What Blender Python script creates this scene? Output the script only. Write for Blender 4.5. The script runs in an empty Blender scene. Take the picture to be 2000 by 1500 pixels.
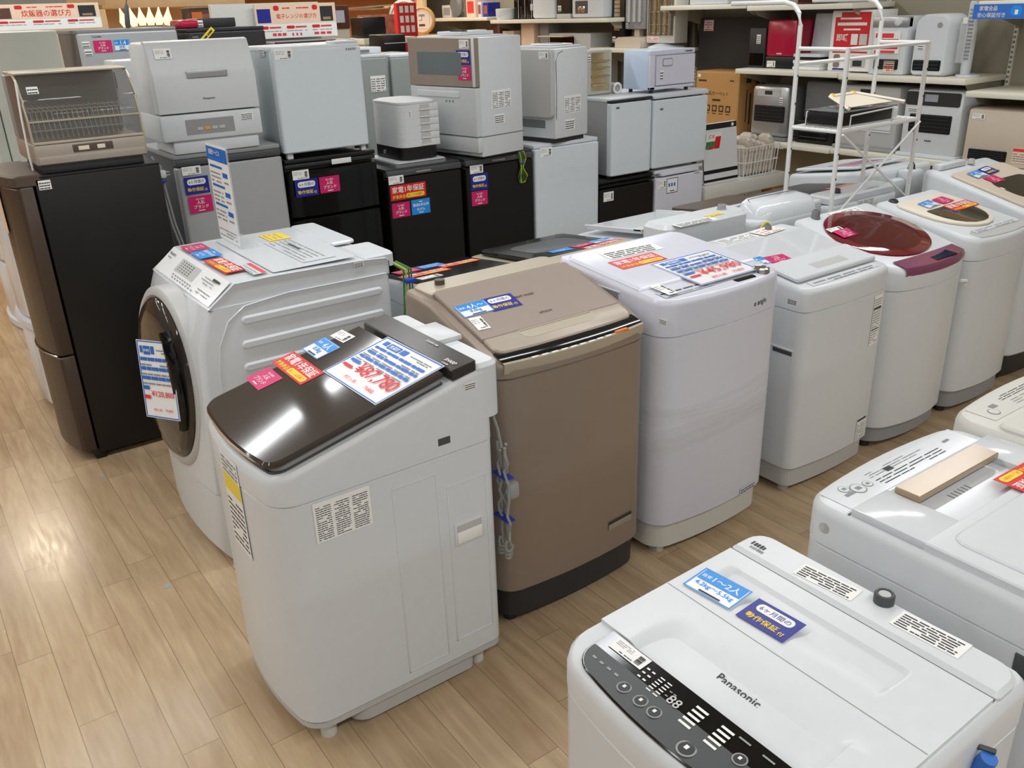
import bpy, bmesh, math, random
from mathutils import Vector, Matrix
random.seed(7)
SC = bpy.context.scene
COL = SC.collection

# ------------------------------------------------------------------ camera, world, lights, exposure
cam_d = bpy.data.cameras.new('camera'); cam_d.sensor_width = 36.0; cam_d.lens = 30.852
cam_d.clip_start = 0.05; cam_d.clip_end = 60
cam = bpy.data.objects.new('camera', cam_d); COL.objects.link(cam)
_r = Vector((0.81177659, -0.58306367, -0.03248873)); _d = Vector((-0.25438272, -0.30299233, -0.91841444)); _f = Vector((0.52565026, 0.75381192, -0.3942834))
cam.matrix_world = Matrix(((_r.x, -_d.x, -_f.x, 0.0), (_r.y, -_d.y, -_f.y, 0.0), (_r.z, -_d.z, -_f.z, 1.776), (0, 0, 0, 1)))
SC.camera = cam
vs = SC.view_settings
vs.view_transform = 'Standard'; vs.look = 'None'; vs.gamma = 1.0; vs.use_curve_mapping = False
vs.exposure = -0.62
wd = bpy.data.worlds.new('store_air'); SC.world = wd; wd.use_nodes = True
wd.node_tree.nodes['Background'].inputs[0].default_value = (0.93, 0.96, 1.0, 1)
wd.node_tree.nodes['Background'].inputs[1].default_value = 0.16

def lamp(x, y, z, w, h, power, col=(0.94, 0.975, 1.0), rz=0.0):
    ld = bpy.data.lights.new('ceiling_tube', 'AREA'); ld.shape = 'RECTANGLE'; ld.size = w; ld.size_y = h
    ld.energy = power; ld.color = col
    o = bpy.data.objects.new('ceiling_tube', ld); COL.objects.link(o); o.location = (x, y, z); o.rotation_euler = (0, 0, rz)
    return o
CEIL = 2.9
for ly in (-3.6, -0.62, 2.42, 5.33, 8.35):                     # rows of fluorescent battens along the ceiling
    for k in range(-3, 4):
        lamp(0.475 + 1.5 * k, ly, CEIL - 0.03, 1.25, 0.14, 23)
for lx, ly in ((-1.5, 6.6), (0.4, 8.3), (2.6, 8.9), (4.4, 9.3)):     # warm spots over the wooden displays
    lamp(lx, ly, 2.75, 0.3, 0.3, 30, (1.0, 0.82, 0.58))

# ------------------------------------------------------------------ materials
def lin(c):
    return tuple(((v / 255.0) / 12.92 if v / 255.0 <= 0.04045 else ((v / 255.0 + 0.055) / 1.055) ** 2.4) for v in c)
MATS = {}
def mat(key, rgb, rough=0.4, metal=0.0, spec=0.5, var=0.03, bump=0.0, scale=40.0, trans=0.0, alpha=1.0, emit=0.0, coat=0.0, ior=1.45):
    m = bpy.data.materials.new(key); m.use_nodes = True
    nt = m.node_tree; b = nt.nodes['Principled BSDF']
    c = lin(rgb)
    tc = nt.nodes.new('ShaderNodeTexCoord'); nz = nt.nodes.new('ShaderNodeTexNoise')
    nz.inputs['Scale'].default_value = scale; nz.inputs['Detail'].default_value = 2
    nt.links.new(tc.outputs['Object'], nz.inputs['Vector'])
    mx = nt.nodes.new('ShaderNodeMix'); mx.data_type = 'RGBA'
    mx.inputs[6].default_value = tuple(v * (1 - var) for v in c) + (1,)
    mx.inputs[7].default_value = tuple(min(1, v * (1 + var)) for v in c) + (1,)
    nt.links.new(nz.outputs['Fac'], mx.inputs[0]); nt.links.new(mx.outputs[2], b.inputs['Base Color'])
    b.inputs['Roughness'].default_value = rough; b.inputs['Metallic'].default_value = metal
    b.inputs['Specular IOR Level'].default_value = spec; b.inputs['IOR'].default_value = ior
    b.inputs['Transmission Weight'].default_value = trans; b.inputs['Alpha'].default_value = alpha
    b.inputs['Coat Weight'].default_value = coat; b.inputs['Coat Roughness'].default_value = 0.06
    if emit:
        nt.links.new(mx.outputs[2], b.inputs['Emission Color']); b.inputs['Emission Strength'].default_value = emit
    if bump:
        bp = nt.nodes.new('ShaderNodeBump'); bp.inputs['Strength'].default_value = bump; bp.inputs['Distance'].default_value = 0.002
        nt.links.new(nz.outputs['Fac'], bp.inputs['Height']); nt.links.new(bp.outputs['Normal'], b.inputs['Normal'])
    MATS[key] = m; return m
for k, c, kw in (
    ('white', (212, 216, 219), dict(rough=0.3)), ('white_gloss', (213, 217, 221), dict(rough=0.14)), ('white_cool', (212, 214, 225), dict(rough=0.24)),
    ('white_warm', (208, 207, 200), dict(rough=0.4)), ('white_matte', (212, 214, 215), dict(rough=0.55)), ('white_side', (203, 207, 209), dict(rough=0.38)),
    ('grey_light', (188, 188, 186), dict(rough=0.4)), ('grey', (150, 151, 152), dict(rough=0.42)), ('grey_mid', (120, 121, 122), dict(rough=0.45)),
    ('grey_dark', (74, 76, 78), dict(rough=0.42)), ('charcoal', (46, 46, 48), dict(rough=0.42)), ('black', (18, 18, 19), dict(rough=0.45)), ('black_gloss', (8, 8, 9), dict(rough=0.1)),
    ('black_satin', (15, 14, 13), dict(rough=0.38, bump=0.1, scale=300)), ('seam', (104, 104, 104), dict(rough=0.7)), ('seam_dark', (38, 36, 35), dict(rough=0.7)),
    ('silver', (176, 178, 180), dict(rough=0.28, metal=0.7)), ('chrome', (205, 205, 205), dict(rough=0.12, metal=1.0)), ('fridge_silver', (176, 178, 180), dict(rough=0.36, metal=0.12)), ('dryer_beige', (166, 156, 144), dict(rough=0.34, metal=0.15)),
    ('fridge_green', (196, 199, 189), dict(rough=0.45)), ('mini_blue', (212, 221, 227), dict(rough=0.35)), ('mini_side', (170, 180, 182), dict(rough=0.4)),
    ('bronze', (148, 134, 121), dict(rough=0.34, metal=0.3)), ('bronze_lid', (155, 141, 131), dict(rough=0.36, metal=0.15)), ('bronze_front', (166, 154, 140), dict(rough=0.36, metal=0.15)), ('champagne', (188, 178, 158), dict(rough=0.3, metal=0.3)),
    ('brown_gloss', (60, 53, 48), dict(rough=0.07)), ('brown_dark', (48, 42, 38), dict(rough=0.22)), ('brown_satin', (84, 70, 60), dict(rough=0.4)), ('fridge_brown', (70, 56, 46), dict(rough=0.34)),
    ('gold', (164, 141, 114), dict(rough=0.2, metal=0.1)), ('red_gloss', (112, 26, 34), dict(rough=0.06, coat=0.6)), ('red_deep', (58, 24, 22), dict(rough=0.2, var=0.3, scale=14)), ('purple', (128, 66, 98), dict(rough=0.16, coat=0.4)), ('crimson', (176, 26, 60), dict(rough=0.2)),
    ('olive_glass', (62, 58, 48), dict(rough=0.06, coat=0.5)), ('cream', (226, 216, 198), dict(rough=0.4)), ('beige', (206, 192, 174), dict(rough=0.45)),
    ('paper', (238, 238, 235), dict(rough=0.5)), ('paper_gloss', (240, 241, 242), dict(rough=0.16)), ('magenta', (204, 30, 104), dict(rough=0.35)), ('red', (214, 40, 42), dict(rough=0.35)), ('red_ink', (222, 62, 68), dict(rough=0.5)),
    ('yellow', (244, 214, 52), dict(rough=0.4)), ('navy', (34, 40, 140), dict(rough=0.35)), ('blue', (46, 110, 200), dict(rough=0.4)), ('sky', (36, 142, 226), dict(rough=0.35)), ('ink', (58, 58, 60), dict(rough=0.6)), ('ink_grey', (140, 141, 143), dict(rough=0.6)), ('orange', (228, 120, 44), dict(rough=0.4)),
    ('peach', (236, 208, 182), dict(rough=0.5)), ('green_ink', (60, 130, 80), dict(rough=0.5)), ('towel_blue', (196, 212, 234), dict(rough=0.35)), ('towel_face', (212, 212, 226), dict(rough=0.4)),
    ('cardboard', (186, 140, 84), dict(rough=0.8, var=0.06, scale=25)), ('cardboard_dark', (70, 50, 28), dict(rough=0.8)), ('wood', (180, 128, 66), dict(rough=0.6, var=0.14, scale=12)), ('wood_light', (232, 202, 160), dict(rough=0.55, var=0.1, scale=9)), ('wood_panel', (176, 124, 76), dict(rough=0.6, var=0.12, scale=7)),
    ('shelf_white', (228, 224, 208), dict(rough=0.4)), ('wall_cream', (158, 151, 132), dict(rough=0.75, bump=0.06, scale=160)), ('ceiling_white', (232, 232, 230), dict(rough=0.85)), ('rack_white', (232, 232, 230), dict(rough=0.3)), ('rubber', (52, 52, 52), dict(rough=0.7)),
    ('cable_grey', (150, 151, 150), dict(rough=0.5)), ('tie_blue', (30, 64, 170), dict(rough=0.5)), ('wire_green', (58, 120, 48), dict(rough=0.45)), ('wire_yellow', (206, 190, 60), dict(rough=0.45)), ('felt', (64, 61, 58), dict(rough=0.95, var=0.2, scale=250)), ('amber', (232, 168, 48), dict(rough=0.35)),
    ('photo_brown', (96, 60, 52), dict(rough=0.5, var=0.5, scale=30)), ('photo_mix', (150, 90, 70), dict(rough=0.5, var=0.7, scale=24)), ('skin_dot', (130, 90, 90), dict(rough=0.5)), ('foil', (214, 196, 160), dict(rough=0.18, metal=0.9, var=0.3, scale=18)), ('glass_dark', (104, 112, 114), dict(rough=0.12)),
    ('door_bronze', (158, 143, 129), dict(rough=0.28, metal=0.25)), ('panel_grey', (150, 158, 156), dict(rough=0.5)), ('stick_grey', (156, 162, 168), dict(rough=0.5)), ('bag_brown', (196, 186, 172), dict(rough=0.35, var=0.3, scale=40)), ('gold_rim', (214, 170, 96), dict(rough=0.4)), ('clock_face', (240, 228, 208), dict(rough=0.5)), ('tube_glow', (255, 222, 170), dict(rough=0.3, emit=2.2)), ('led_green', (70, 200, 160), dict(rough=0.3, emit=0.6)), ('window_glow', (206, 226, 240), dict(rough=0.4, emit=0.9)),
): mat(k, c, **kw)
mat('clear', (235, 240, 242), rough=0.04, alpha=0.16, var=0.0)
mat('smoke', (104, 100, 92), rough=0.05, alpha=0.42, var=0.0)
mat('film', (236, 238, 240), rough=0.2, alpha=0.28, var=0.05, bump=0.6, scale=18)
mat('lid_glass', (222, 226, 228), rough=0.06, alpha=0.8, var=0.02)
mat('red_glass', (110, 36, 36), rough=0.04, alpha=0.45, var=0.02)

def floor_material():
    m = bpy.data.materials.new('wood_plank_floor'); m.use_nodes = True
    nt = m.node_tree; N = nt.nodes; L = nt.links; b = N['Principled BSDF']
    def math_(op, a, bb=None):
        n = N.new('ShaderNodeMath'); n.operation = op
        for i, v in enumerate((a, bb)):
            if v is None: continue
            if isinstance(v, (int, float)): n.inputs[i].default_value = v
            else: L.new(v, n.inputs[i])
        return n.outputs[0]
    tc = N.new('ShaderNodeTexCoord'); sp = N.new('ShaderNodeSeparateXYZ'); L.new(tc.outputs['Object'], sp.inputs[0])
    X = math_('DIVIDE', math_('SUBTRACT', sp.outputs[0], 0.061), 0.1)
    cx = math_('FLOOR', X); fx = math_('FRACT', X)
    wn = N.new('ShaderNodeTexWhiteNoise'); wn.noise_dimensions = '1D'; L.new(cx, wn.inputs['W'])
    Y = math_('ADD', math_('DIVIDE', sp.outputs[1], 0.92), math_('MULTIPLY', wn.outputs['Value'], 1.0))
    cy = math_('FLOOR', Y); fy = math_('FRACT', Y)
    cmb = N.new('ShaderNodeCombineXYZ'); L.new(cx, cmb.inputs[0]); L.new(cy, cmb.inputs[1])
    w2 = N.new('ShaderNodeTexWhiteNoise'); w2.noise_dimensions = '2D'; L.new(cmb.outputs[0], w2.inputs['Vector'])
    off = N.new('ShaderNodeVectorMath'); off.operation = 'MULTIPLY_ADD'
    L.new(w2.outputs['Color'], off.inputs[0]); off.inputs[1].default_value = (7, 7, 0); 
    st = N.new('ShaderNodeVectorMath'); st.operation = 'MULTIPLY'; L.new(tc.outputs['Object'], st.inputs[0]); st.inputs[1].default_value = (16, 1.7, 1)
    L.new(st.outputs[0], off.inputs[2])
    n1 = N.new('ShaderNodeTexNoise'); n1.inputs['Scale'].default_value = 1.0; n1.inputs['Detail'].default_value = 5; n1.inputs['Distortion'].default_value = 1.1; L.new(off.outputs[0], n1.inputs['Vector'])
    wv = N.new('ShaderNodeTexNoise'); wv.inputs['Scale'].default_value = 4.5; wv.inputs['Detail'].default_value = 3; wv.inputs['Distortion'].default_value = 0.6; L.new(off.outputs[0], wv.inputs['Vector'])
    cr = N.new('ShaderNodeValToRGB'); e = cr.color_ramp.elements
    e[0].position = 0.3; e[0].color = lin((164, 138, 107)) + (1,); e[1].position = 0.72; e[1].color = lin((200, 177, 144)) + (1,)
    mixv = math_('ADD', math_('MULTIPLY', n1.outputs['Fac'], 0.62), math_('ADD', math_('MULTIPLY', wv.outputs['Fac'], 0.22), math_('MULTIPLY', w2.outputs['Value'], 0.12)))
    L.new(mixv, cr.inputs[0])
    ex = math_('MINIMUM', fx, math_('SUBTRACT', 1.0, fx)); ey = math_('MINIMUM', fy, math_('SUBTRACT', 1.0, fy))
    seam = math_('MAXIMUM', math_('LESS_THAN', ex, 0.009), math_('LESS_THAN', ey, 0.001))
    mx = N.new('ShaderNodeMix'); mx.data_type = 'RGBA'; L.new(seam, mx.inputs[0]); L.new(cr.outputs[0], mx.inputs[6]); mx.inputs[7].default_value = lin((128, 106, 80)) + (1,)
    L.new(mx.outputs[2], b.inputs['Base Color'])
    rr_ = math_('ADD', 0.1, math_('MULTIPLY', wv.outputs['Fac'], 0.24)); L.new(rr_, b.inputs['Roughness']); b.inputs['Specular IOR Level'].default_value = 0.32
    bp = N.new('ShaderNodeBump'); bp.inputs['Strength'].default_value = 0.12; bp.inputs['Distance'].default_value = 0.002
    L.new(math_('SUBTRACT', n1.outputs['Fac'], math_('MULTIPLY', seam, 0.6)), bp.inputs['Height']); L.new(bp.outputs['Normal'], b.inputs['Normal'])
    MATS['floor'] = m
floor_material()

# ------------------------------------------------------------------ mesh helpers
class Fr:                                   # local frame of an appliance: u along its front (viewer's right), v into its depth, z up
    def __init__(s, x0, x1, y0, y1, face='-y', rot=0.0, piv=(0, 0)):
        s.x0, s.x1, s.y0, s.y1, s.face = x0, x1, y0, y1, face; s.rot = math.radians(rot); s.piv = piv
        s.W, s.D = ((x1 - x0), (y1 - y0)) if face in ('-y', '+y') else ((y1 - y0), (x1 - x0))
    def __call__(s, p):
        q = s.flat(p)
        if s.rot:
            c, n = math.cos(s.rot), math.sin(s.rot); x, y = q.x - s.piv[0], q.y - s.piv[1]
            q = Vector((s.piv[0] + c * x - n * y, s.piv[1] + n * x + c * y, q.z))
        return q
    def R(s): return s((1, 0, 0)) - s((0, 0, 0))           # viewer's right
    def N(s): return s((0, -1, 0)) - s((0, 0, 0))          # out of the front
    def flat(s, p):
        u, v, z = p
        if s.face == '-y': return Vector((s.x0 + u, s.y0 + v, z))
        if s.face == '+y': return Vector((s.x1 - u, s.y1 - v, z))
        return Vector((s.x0 + v, s.y1 - u, z))
WORLD = Fr(0, 1, 0, 1)
_tc = {}
def glyphs(s):
    if s in _tc: return _tc[s]
    cu = bpy.data.curves.new('t', 'FONT'); cu.body = s; cu.size = 1.0; cu.resolution_u = 2; cu.offset = 0.012
    o = bpy.data.objects.new('t', cu); COL.objects.link(o)
    dg = bpy.context.evaluated_depsgraph_get(); dg.update()
    ev = o.evaluated_get(dg); me = ev.to_mesh()
    v = [(p.co.x, p.co.y) for p in me.vertices]; f = [tuple(p.vertices) for p in me.polygons]
    ev.to_mesh_clear(); bpy.data.objects.remove(o); bpy.data.curves.remove(cu)
    if not v: v = [(0, 0), (1, 0), (1, 1)]; f = []
    x0 = min(p[0] for p in v); x1 = max(p[0] for p in v); y0 = min(p[1] for p in v); y1 = max(p[1] for p in v)
    _tc[s] = ([(p[0] - x0, p[1] - y0) for p in v], f, max(x1 - x0, 1e-3), max(y1 - y0, 1e-3)); return _tc[s]

def rr(u0, u1, v0, v1, rf=0.03, rb=0.03, bow=0.0, nc=5, nf=9, ns=0):
    pts = []
    def arc(cu, cv, r, a0):
        for i in range(nc + 1):
            a = math.radians(a0 + 90.0 * i / nc); pts.append((cu + r * math.cos(a), cv + r * math.sin(a)))
    arc(u0 + rf, v0 + rf, rf, 180)
    for i in range(1, nf): pts.append((u0 + rf + (u1 - u0 - 2 * rf) * i / nf, v0))
    arc(u1 - rf, v0 + rf, rf, 270)
    for i in range(1, ns + 1): pts.append((u1, v0 + rf + (v1 - rb - v0 - rf) * i / (ns + 1)))
    arc(u1 - rb, v1 - rb, rb, 0); arc(u0 + rb, v1 - rb, rb, 90)
    for i in range(1, ns + 1): pts.append((u0, v1 - rb - (v1 - rb - v0 - rf) * i / (ns + 1)))
    if bow:
        uc = (u0 + u1) / 2; hw = (u1 - u0) / 2
        pts = [(u, v - (bow * (1 - ((u - uc) / hw) ** 2) if v < v0 + rf + 1e-6 else 0)) for u, v in pts]
    return pts

class MB:
    def __init__(s, fr=WORLD): s.fr = fr; s.v = []; s.f = []; s.m = []; s.keys = []
    def k(s, key):
        if key not in s.keys: s.keys.append(key)
        return s.keys.index(key)
    def add(s, verts, faces, key):
        o = len(s.v); s.v += [s.fr(p) for p in verts]; i = s.k(key)
        for f in faces: s.f.append(tuple(o + j for j in f)); s.m.append(i)
    def loft(s, rings, key, c0=True, c1=True, closed=True):
        n = len(rings[0]); V = [p for r in rings for p in r]; F = []
        for a in range(len(rings) - 1):
            for i in range(n if closed else n - 1):
                j = (i + 1) % n; F.append((a * n + i, a * n + j, (a + 1) * n + j, (a + 1) * n + i))
        if c0: F.append(tuple(reversed(range(n))))
        if c1 == 's':                       # cap in strips from the left edge to the right one, so that a bent top stays crisp
            o = (len(rings) - 1) * n; A = 20
            for q in range(n // 2 - 1): F.append((o + (A // 2 - 1 - q) % n, o + (A // 2 + q) % n, o + (A // 2 + q + 1) % n, o + (A // 2 - 2 - q) % n))
            c1 = False
        if c1: F.append(tuple(range((len(rings) - 1) * n, len(rings) * n)))
        s.add(V, F, key)
    def box(s, u0, u1, v0, v1, z0, z1, key, bev=0.0):
        if u0 > u1: u0, u1 = u1, u0
        if v0 > v1: v0, v1 = v1, v0
        b = min(bev, (u1 - u0) / 2.2, (v1 - v0) / 2.2, (z1 - z0) / 2.2)
        if b <= 0:
            V = [(u, v, z) for z in (z0, z1) for (u, v) in ((u0, v0), (u1, v0), (u1, v1), (u0, v1))]
            s.add(V, [(3, 2, 1, 0), (4, 5, 6, 7), (0, 1, 5, 4), (1, 2, 6, 5), (2, 3, 7, 6), (3, 0, 4, 7)], key); return
        bm = bmesh.new(); bmesh.ops.create_cube(bm, size=1.0)
        for p in bm.verts: p.co = Vector(((u0 + u1) / 2 + p.co.x * (u1 - u0), (v0 + v1) / 2 + p.co.y * (v1 - v0), (z0 + z1) / 2 + p.co.z * (z1 - z0)))
        bmesh.ops.bevel(bm, geom=bm.edges[:], offset=b, segments=2, affect='EDGES', profile=0.5)
        bm.verts.index_update(); s.add([tuple(p.co) for p in bm.verts], [tuple(q.index for q in f.verts) for f in bm.faces], key); bm.free()
    def plate(s, u0, u1, v0, v1, zf, t, key, rf=0.03, rb=0.03, bow=0.0, b=0.004):      # a rounded slab whose underside follows zf(u, v)
        g = zf if callable(zf) else (lambda u, v: zf)
        R0 = rr(u0, u1, v0, v1, rf, rb, bow); R1 = rr(u0 + b, u1 - b, v0 + b, v1 - b, max(rf - b, 1e-3), max(rb - b, 1e-3), bow)
        s.loft([[(u, v, g(u, v)) for u, v in R0], [(u, v, g(u, v) + max(t - b, t * 0.4)) for u, v in R0], [(u, v, g(u, v) + t) for u, v in R1]], key)
    def vplate(s, u0, u1, z0, z1, v, t, key, r=0.01, b=0.002):                          # a rounded slab standing on the front plane, growing out by t
        R0 = rr(u0, u1, z0, z1, r, r, 0, 4, 2); R1 = rr(u0 + b, u1 - b, z0 + b, z1 - b, max(r - b, 1e-4), max(r - b, 1e-4), 0, 4, 2)
        s.loft([[(u, v, z) for u, z in R0], [(u, v - max(t - b, t * 0.5), z) for u, z in R0], [(u, v - t, z) for u, z in R1]], key)
    def tube(s, path, r, key, n=7, cap=True):
        P = [Vector(p) for p in path]; rings = []; up = Vector((0.13, 0.27, 0.95))
        for i, p in enumerate(P):
            d = (P[min(i + 1, len(P) - 1)] - P[max(i - 1, 0)])
            if d.length < 1e-9: d = Vector((0, 0, 1))
            d.normalize(); a = d.cross(up)
            if a.length < 0.15: a = d.cross(Vector((1, 0, 0)))
            a.normalize(); c = d.cross(a)
            rings.append([tuple(p + (a * math.cos(2 * math.pi * j / n) + c * math.sin(2 * math.pi * j / n)) * r) for j in range(n)])
        s.loft(rings, key, cap, cap)
    def cyl(s, c, ax, r, h, key, n=20, r2=None, b=0.0):
        c = Vector(c); ax = Vector(ax).normalized(); a = ax.cross(Vector((0.1, 0.2, 0.97)) if abs(ax.z) < 0.9 else Vector((1, 0, 0))).normalized(); d = ax.cross(a)
        def ring(t, q): return [tuple(c + ax * t + (a * math.cos(2 * math.pi * j / n) + d * math.sin(2 * math.pi * j / n)) * q) for j in range(n)]
        r2 = r if r2 is None else r2
        R = [ring(0, r), ring(h - b, r2)] + ([ring(h, r2 - b)] if b else [])
        s.loft(R, key)
    def lathe(s, c, ax, prof, key, n=28):
        c = Vector(c); ax = Vector(ax).normalized(); a = ax.cross(Vector((0.1, 0.2, 0.97)) if abs(ax.z) < 0.9 else Vector((1, 0, 0))).normalized(); d = ax.cross(a)
        s.loft([[tuple(c + ax * t + (a * math.cos(2 * math.pi * j / n) + d * math.sin(2 * math.pi * j / n)) * q) for j in range(n)] for q, t in prof], key, True, True)
    def quad(s, O, R, U, key): s.add([tuple(O), tuple(O + R), tuple(O + R + U), tuple(O + U)], [(0, 1, 2, 3)], key)
    def build(s, name, parent=None, smooth=35.0):
        org = root_loc(parent)
        me = bpy.data.meshes.new(name); me.from_pydata([tuple(p - org) for p in s.v], [], s.f); me.update()
        for k in s.keys: me.materials.append(MATS[k])
        me.polygons.foreach_set('material_index', s.m)
        if smooth:
            me.polygons.foreach_set('use_smooth', [True] * len(s.f)); me.set_sharp_from_angle(angle=math.radians(smooth))
        o = bpy.data.objects.new(name, me); COL.objects.link(o)
        if parent is not None: o.parent = parent
        return o
def root_loc(p):
    if p is None: return Vector((0, 0, 0))
    while p.parent is not None: p = p.parent
    return p.location.copy()
def tag(o, label, cat, group=None):
    o['label'] = label; o['category'] = cat
    if group: o['group'] = group
    return o
def thing(name, label, cat, loc, group=None):
    o = bpy.data.objects.new(name, None); COL.objects.link(o); o.location = loc; o.empty_display_size = 0.1
    return tag(o, label, cat, group)
def solo(mb, name, label, cat, group=None, smooth=35.0):
    """a thing that is one mesh: its origin goes to its base"""
    xs = [p.x for p in mb.v]; ys = [p.y for p in mb.v]; zs = [p.z for p in mb.v]
    org = Vector(((min(xs) + max(xs)) / 2, (min(ys) + max(ys)) / 2, min(zs)))
    mb.v = [p - org for p in mb.v]; o = mb.build(name, None, smooth); o.location = org
    return tag(o, label, cat, group)
def struct(mb, name, smooth=0):
    o = mb.build(name, None, smooth); o['kind'] = 'structure'; return o

# ------------------------------------------------------------------ paper: stickers, labels, cards
class Cv:
    """flat artwork on a sheet: O lower-left corner, R and U in-plane unit vectors (world), w x h metres"""
    def __init__(s, C, R, w, h, N, bg='paper', t=0.0006):
        s.N = Vector(N).normalized(); s.R = Vector(R); s.R = (s.R - s.N * s.R.dot(s.N)).normalized(); s.U = s.N.cross(s.R)
        s.w, s.h = w, h; s.O = Vector(C) - s.R * (w / 2) - s.U * (h / 2) + s.N * 0.0004; s.mb = MB(); s.t = t
        o = s.O; r = s.R * w; u = s.U * h; n = s.N * t
        V = [o, o + r, o + r + u, o + u]; V += [p + n for p in V]
        s.mb.add([tuple(p) for p in V], [(3, 2, 1, 0), (4, 5, 6, 7), (0, 1, 5, 4), (1, 2, 6, 5), (2, 3, 7, 6), (3, 0, 4, 7)], bg); s.z = t
    def lay(s): s.z += 0.0003
    def rect(s, x, y, w, h, key, up=True):
        if up: s.z += 0.00008
        s.mb.quad(s.O + s.R * (x * s.w) + s.U * (y * s.h) + s.N * (s.z + 0.0003), s.R * (w * s.w), s.U * (h * s.h), key)
    def pill(s, x, y, w, h, key):
        s.z += 0.00008; a = w * s.w; b = h * s.h; r = min(a, b) * 0.42
        pts = rr(0, a, 0, b, r, r, 0, 4, 2); o = s.O + s.R * (x * s.w) + s.U * (y * s.h) + s.N * (s.z + 0.0003)
        s.mb.add([tuple(o + s.R * p + s.U * q) for p, q in pts], [tuple(range(len(pts)))], key)
    def text(s, t, x, y, w, h, key, stretch=False):
        s.z += 0.00008; v, f, tw, th = glyphs(t); a = w * s.w; b = h * s.h
        kx = min(a / tw, b / th); ky = kx
        if stretch: kx, ky = a / tw, b / th
        o = s.O + s.R * (x * s.w + (a - tw * kx) / 2) + s.U * (y * s.h + (b - th * ky) / 2) + s.N * (s.z + 0.0003)
        s.mb.add([tuple(o + s.R * (p * kx) + s.U * (q * ky)) for p, q in v], f, key)
    def lines(s, x, y, w, h, n, key='ink_grey', seed=0, fill=0.45):
        rnd = random.Random(seed); s.z += 0.00008
        for i in range(n):
            yy = y + h * (n - 1 - i) / n; xx = x
            while xx < x + w * 0.96:
                L = min(w * rnd.uniform(0.08, 0.3), x + w - xx)
                if rnd.random() > 0.12: s.rect(xx, yy, L * 0.86, h / n * fill, key, False)
                xx += L
            if rnd.random() < 0.25: continue
    def frame(s, b, key):
        bx = b / s.w; by = b / s.h
        s.rect(0, 0, 1, by, key); s.rect(0, 1 - by, 1, by, key); s.rect(0, 0, bx, 1, key); s.rect(1 - bx, 0, bx, 1, key)
    def build(s, name, parent): return s.mb.build(name, parent, 0)
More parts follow.
